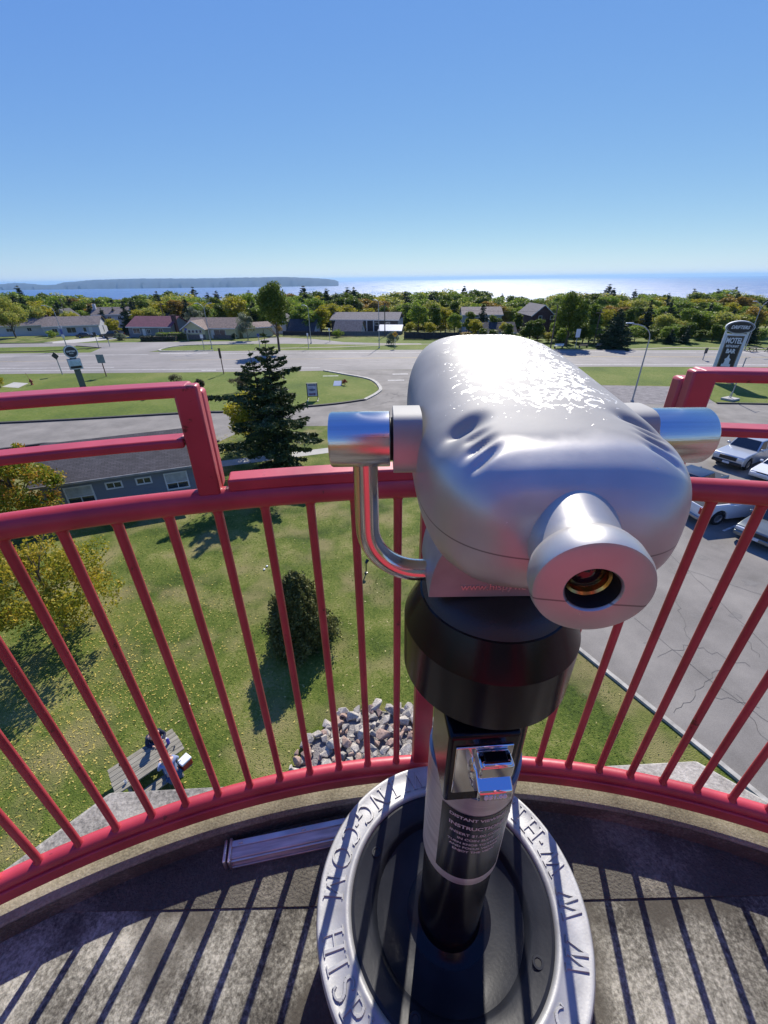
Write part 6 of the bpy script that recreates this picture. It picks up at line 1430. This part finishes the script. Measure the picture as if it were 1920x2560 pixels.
for (x, y) in ((577, 1224), (571, 1231), (408, 1691 if 0 else 1523)):
    a_ = at(x, y); MS = 0.55; o = thing('mushroom', {577: 'white mushroom cap on the lawn, upper one of a pair beside the cedar', 571: 'white mushroom cap on the lawn, lower one of a pair beside the cedar', 408: 'single pale mushroom on the lawn above the picnic table'}[x], 'mushroom', (a_[0], a_[1], 0))
    MB().lathe([(0.015, 0), (0.015, 0.03), (0.055, 0.035), (0.05, 0.055), (0.02, 0.07), (0.0001, 0.072)], 14).build('cap', WHP, o); MB().lathe([(0.018, 0.0), (0.016, 0.035)], 10).build('stem', WHP, o)
sp_ = at(791, 1238); st2 = thing('garden_spotlight', 'small black spotlight on a stake in the lawn behind the viewer tube', 'light', (sp_[0], sp_[1], 0), 0.2)
MB().tube([(0, 0, 0), (0.02, 0.02, 0.62)], 0.03, 8).build('stake', BLACKP, st2); MB().tube([(0.0, -0.02, 0.62), (0.12, 0.10, 0.74)], [0.06, 0.09], 12).build('lamp_head', BLACKP, st2); MB().lathe([(0.10, 0), (0.08, 0.05), (0.0001, 0.06)], 12).build('foot', BLACKP, st2)

# ------------------------------------------------------------------ picnic table, people and their things
WOODT = mat('grey_weathered_wood', (0.25, 0.23, 0.18), 0.85, var=0.35, vs=4, stretch=(0.6, 12, 12), bump=0.3, bs=12)
TAZ = math.atan2(7.95-6.746, -6.624+7.87)
TXY = (-7.02, 7.12)
pt = thing('picnic_table', 'weathered grey picnic table on the lawn with two people beside it', 'picnic table', (TXY[0], TXY[1], 0), TAZ)
tp = MB()
for k in range(5): tp.box((random.uniform(-.01, .01), -0.304+0.152*k, 0.74), (1.86+random.uniform(-.02, .02), 0.142, 0.04))
tp.build('tabletop', WOODT, pt, bevel=0.006)
for sy in (-0.66, 0.66):
    q = MB(); q.box((0, sy-0.075, 0.44), (1.86, 0.14, 0.04)); q.box((0, sy+0.075, 0.44), (1.86, 0.14, 0.04)); q.build('bench_seat', WOODT, pt, bevel=0.006)
for sx in (-0.62, 0.62):
    for sg in (-1, 1): q = MB(); q.tube([(sx, sg*0.62, 0), (sx, -sg*-0.0+sg*0.16, 0.71)], 0.045, 6); q.build('leg', WOODT, pt)
    MB().box((sx, 0, 0.40), (0.05, 1.5, 0.12)).build('crossbeam', WOODT, pt); MB().box((sx, 0, 0.69), (0.05, 0.66, 0.07)).build('top_brace', WOODT, pt)
def tw(x, y, z=0): c, s_ = math.cos(TAZ), math.sin(TAZ); return (TXY[0]+x*c-y*s_, TXY[1]+x*s_+y*c, z)
def skin_obj(name, verts, edges, radii, m, parent, sub_=2, root=0):
    me = bpy.data.meshes.new(name); me.from_pydata(verts, edges, []); me.update(); me.materials.append(m)
    o = bpy.data.objects.new(name, me); COL.objects.link(o)
    sk = o.modifiers.new('skin', 'SKIN'); sk.use_smooth_shade = True
    for i, rd in enumerate(radii):
        v_ = me.skin_vertices[0].data[i]; v_.radius = (rd, rd) if not hasattr(rd, '__len__') else rd; v_.use_root = (i == root)
    sb = o.modifiers.new('sub', 'SUBSURF'); sb.levels = sub_; sb.render_levels = sub_
    if parent is not None: o.parent = parent; KIDS.setdefault(parent.name, []).append(o)
    return o
SKIN = mat('skin', (0.50, 0.30, 0.22), 0.5, var=0.08); HAIRB = mat('brown_hair', (0.035, 0.022, 0.015), 0.7, var=0.3, vs=20); NAVY = mat('navy_cloth', (0.012, 0.016, 0.045), 0.85, var=0.2, vs=8); REDC = mat('red_cloth', (0.50, 0.04, 0.05), 0.8, var=0.1)
DENIM = mat('denim_cloth', (0.06, 0.09, 0.16), 0.9, var=0.25, vs=20); PALEB = mat('pale_blue_cloth', (0.22, 0.27, 0.42), 0.85, var=0.15, vs=8); GREYC = mat('grey_cloth', (0.20, 0.20, 0.22), 0.9); SHOE = mat('dark_shoe', (0.03, 0.03, 0.035), 0.6)
def sitter(label, loc, az, lean, headfwd, arms, top, legs, hat=None, hair=HAIRB, sleeves=None, side=0.0):
    "seated person facing local +y; seat plane at z = 0.46"
    t = thing('person', label, 'person', loc, az)
    P = []; E = []; Rr = []
    def a(p, rd, par=None):
        P.append(p); Rr.append(rd)
        if par is not None: E.append((par, len(P)-1))
        return len(P)-1
    sl2 = math.sin(lean); cl2 = math.cos(lean)
    def torso(h, x=0): return (x+side*h, h*sl2, 0.56+h*cl2)
    pel = a(torso(0), (0.15, 0.12)); w1 = a(torso(0.20), (0.145, 0.11), pel); ch = a(torso(0.38), (0.17, 0.12), w1); nb = a(torso(0.50), (0.11, 0.085), ch)
    nk = a(torso(0.57), 0.055, nb); hb0 = torso(0.66); hd0 = a((hb0[0], hb0[1]+headfwd*0.5, hb0[2]), 0.075, nk); hd1 = a((hb0[0], hb0[1]+headfwd, hb0[2]+0.09), 0.095, hd0); hd2 = a((hb0[0], hb0[1]+headfwd*0.9, hb0[2]+0.17), 0.075, hd1)
    hands = []
    for sx, (el_, ha_) in zip((-1, 1), arms):
        sh = a(torso(0.47, sx*0.175), 0.058, nb); e_ = a(el_, 0.042, sh); h_ = a(ha_, 0.027, e_); hands.append((e_, h_))
    knees = []
    for sx in (-1, 1):
        h_ = a((sx*0.09+side*0, 0.02, 0.53), 0.095, pel); k_ = a((sx*0.13, 0.44, 0.52), 0.062, h_); an_ = a((sx*0.14, 0.42, 0.10), 0.042, k_); ft = a((sx*0.15, 0.58, 0.04), 0.036, an_)
    body = skin_obj('body', P, E, Rr, SKIN, t)
    def cloth(idx, name, m, k=1.13, extra=0.006):
        mp_ = {o: i for i, o in enumerate(idx)}
        skin_obj(name, [P[i] for i in idx], [(mp_[x], mp_[y]) for x, y in E if x in mp_ and y in mp_], [tuple(q*k+extra for q in (Rr[i] if hasattr(Rr[i], '__len__') else (Rr[i], Rr[i]))) for i in idx], m, t)
    arm_i = [8, 9, 11, 12]
    # arm indices: 8 sh,9 elbow,10 hand / 11 sh,12 elbow,13 hand ; legs from 14
    wr = lambda i, j, f: tuple(P[i][k]+(P[j][k]-P[i][k])*f for k in range(3))
    P2 = [P[0], P[1], P[2], P[3], P[8], P[9], wr(9, 10, .8), P[11], P[12], wr(12, 13, .8)]
    skin_obj('jacket', P2, [(0, 1), (1, 2), (2, 3), (3, 4), (4, 5), (5, 6), (3, 7), (7, 8), (8, 9)], [(0.165, 0.135), (0.165, 0.13), (0.19, 0.14), (0.12, 0.10), (0.072, 0.072), (0.056, 0.056), (0.042, 0.042), (0.072, 0.072), (0.056, 0.056), (0.042, 0.042)], top, t)
    PL = [P[0]]; EL = []; RL_ = [(0.17, 0.14)]
    for q in (14, 18):
        b0 = len(PL); PL += [P[q], P[q+1], wr(q+1, q+2, .85)]; RL_ += [(0.108, 0.108), (0.078, 0.078), (0.058, 0.058)]; EL += [(0, b0), (b0, b0+1), (b0+1, b0+2)]
    skin_obj('trousers', PL, EL, RL_, legs, t)
    for q in (16, 20): MB().tube([(P[q][0], P[q][1]-0.07, 0.045), (P[q][0], P[q][1]+0.05, 0.05), (P[q+1][0], P[q+1][1]+0.04, 0.035)], [0.045, 0.055, 0.04], 12).build('shoe', SHOE, t, smooth=60)
    # hair or cap, face, fingers
    H = Vector(P[6]); Mh = Matrix.Translation(H) @ Matrix.Rotation(-lean*0.8-0.2, 4, 'X')
    prof_ = [(0.0001, 0.135), (0.05, 0.125), (0.090, 0.09), (0.106, 0.04), (0.108, -0.01)]
    hr = MB().lathe(prof_+[(0.102, -0.05), (0.09, -0.08)], 24, Mh @ Matrix.Translation((0, -0.018, 0.012))).build('hair', hair, t, smooth=60)
    if hat:
        MB().lathe([(0.0001, 0.150), (0.05, 0.143), (0.092, 0.105), (0.112, 0.05), (0.112, 0.04)], 24, Mh @ Matrix.Translation((0, -0.014, 0.012))).build('cap', hat, t, smooth=60)
        MB().lathe([(0.0001, 0.058), (0.10, 0.056), (0.105, 0.050), (0.0001, 0.048)], 20, Mh @ Matrix.Translation((0, 0.085, 0)) @ Matrix.Diagonal((0.8, 0.8, 1, 1))).build('cap_peak', hat, t)
    MB().tube([tuple(Mh @ Vector((0, 0.090, 0.01))), tuple(Mh @ Vector((0, 0.118, -0.022))), tuple(Mh @ Vector((0, 0.095, -0.03)))], [0.008, 0.014, 0.010], 8).build('nose', SKIN, t, smooth=60)
    for sx in (-1, 1):
        MB().lathe([(0.0001, 0.008), (0.009, 0.004), (0.010, 0)], 10, Mh @ Matrix.Translation((sx*0.034, 0.098, 0.008)) @ Matrix.Rotation(R(-90), 4, 'X')).build('eye', SHOE, t)
        MB().box((sx*0.098, 0.0, -0.01), (0.018, 0.035, 0.055), M=Mh).build('ear', SKIN, t, bevel=0.008)
    MB().box((0, 0.094, -0.052), (0.045, 0.010, 0.008), M=Mh).build('mouth', mat('lips', (0.35, 0.12, 0.10), 0.5), t, bevel=0.003)
    for (e_, h_), sx in zip(hands, (-1, 1)):
        d = (Vector(P[h_])-Vector(P[e_])).normalized(); o_ = Vector(P[h_]); lat = d.cross(Vector((0, 0, 1))).normalized(); dn = Vector((0, 0, -1))
        for q in range(4):
            st_ = o_+lat*(q-1.5)*0.019+d*0.03; ln = (0.068, 0.078, 0.074, 0.06)[q]
            MB().tube([tuple(st_), tuple(st_+d*ln*0.5+dn*0.006), tuple(st_+d*ln*0.85+dn*0.024)], [0.0095, 0.0085, 0.0065], 8).build('finger', SKIN, t, smooth=60)
        MB().tube([tuple(o_+lat*sx*-0.022), tuple(o_+lat*sx*-0.045+d*0.03), tuple(o_+lat*sx*-0.046+d*0.055)], [0.011, 0.0095, 0.007], 8).build('thumb', SKIN, t, smooth=60)
    return t
# far side of the table (faces -y of the table), near its right end
sitter('person in navy jacket and red cap leaning over the far side of the picnic table', tw(0.42, 0.80), TAZ+math.pi, 0.55, 0.07, (((-0.27, 0.30, 0.80), (-0.12, 0.52, 0.79)), ((0.26, 0.32, 0.80), (0.10, 0.54, 0.79))), NAVY, DENIM, hat=REDC)
sitter('person in pale blue top and jeans sitting on the near picnic bench', tw(0.42, -0.78), TAZ, 0.32, 0.05, (((-0.26, 0.26, 0.78), (-0.14, 0.50, 0.79)), ((0.26, 0.24, 0.78), (0.12, 0.48, 0.79))), PALEB, DENIM, hair=mat('dark_hair', (0.012, 0.010, 0.010), 0.6))
cl2 = thing('cool_box', 'red cool box with a white lid standing on the end of the near bench', 'cool box', tw(0.80, -0.70, 0.46), TAZ+0.25)
MB().box((0, 0, 0.12), (0.30, 0.24, 0.24)).build('tub', mat('cooler_red', (0.42, 0.02, 0.03), 0.4), cl2, bevel=0.02); ld = MB().box((0, 0, 0.275), (0.32, 0.26, 0.07)).build('lid', WHP, cl2, bevel=0.02)
MB().box((-0.10, 0.07, 0.32), (0.08, 0.06, 0.03)).build('lid_handle', WHP, ld, bevel=0.01)
bt = thing('water_bottle', 'violet blue drink bottle standing on the picnic table', 'bottle', tw(0.66, 0.12, 0.76), 0); MB().lathe([(0.0001, 0), (0.042, 0), (0.045, 0.01), (0.045, 0.19), (0.02, 0.23)], 20).build('bottle_body', mat('violet_plastic', (0.08, 0.07, 0.42), 0.3), bt, smooth=50); MB().lathe([(0.022, 0.225), (0.022, 0.26), (0.0001, 0.262)], 14).build('lid', WHP, bt)
sg2 = thing('sunglasses', 'dark sunglasses lying near the end of the picnic table top', 'sunglasses', tw(0.72, -0.16, 0.765), TAZ+0.9)
for sx in (-0.035, 0.035): MB().prism([(sx+0.03*math.cos(2*math.pi*k/16), 0.022*math.sin(2*math.pi*k/16)) for k in range(16)], 0.0, 0.012).build('lens', CGLS, sg2)
MB().tube([(-0.065, 0, 0.01), (-0.06, 0.1, 0.006)], 0.004, 6).build('temple', SHOE, sg2); MB().tube([(0.065, 0, 0.01), (0.06, 0.1, 0.006)], 0.004, 6).build('temple', SHOE, sg2)
cp = thing('paper_cup', 'small white cup at the left end of the picnic table', 'cup', tw(-0.62, -0.22, 0.76)); MB().lathe([(0.0001, 0), (0.028, 0), (0.038, 0.10), (0.036, 0.10), (0.027, 0.01)], 18).build('cup', WHP, cp, smooth=50)

# distant air
HZ = bpy.data.materials.new('haze'); HZ.use_nodes = True; t = HZ.node_tree
for n_ in list(t.nodes):
    if n_.type == 'BSDF_PRINCIPLED': t.nodes.remove(n_)
vo = NN(t, 'ShaderNodeVolumePrincipled'); vo.inputs['Density'].default_value = 0.000042; vo.inputs['Color'].default_value = (0.38, 0.66, 1.0, 1); vo.inputs['Anisotropy'].default_value = 0.2
t.links.new(vo.outputs[0], t.nodes['Material Output'].inputs['Volume'])
hz = MB().box((0, 22650, 14), (91000, 46500, 224)).build('haze', HZ, None, smooth=0); hz['kind'] = 'stuff'
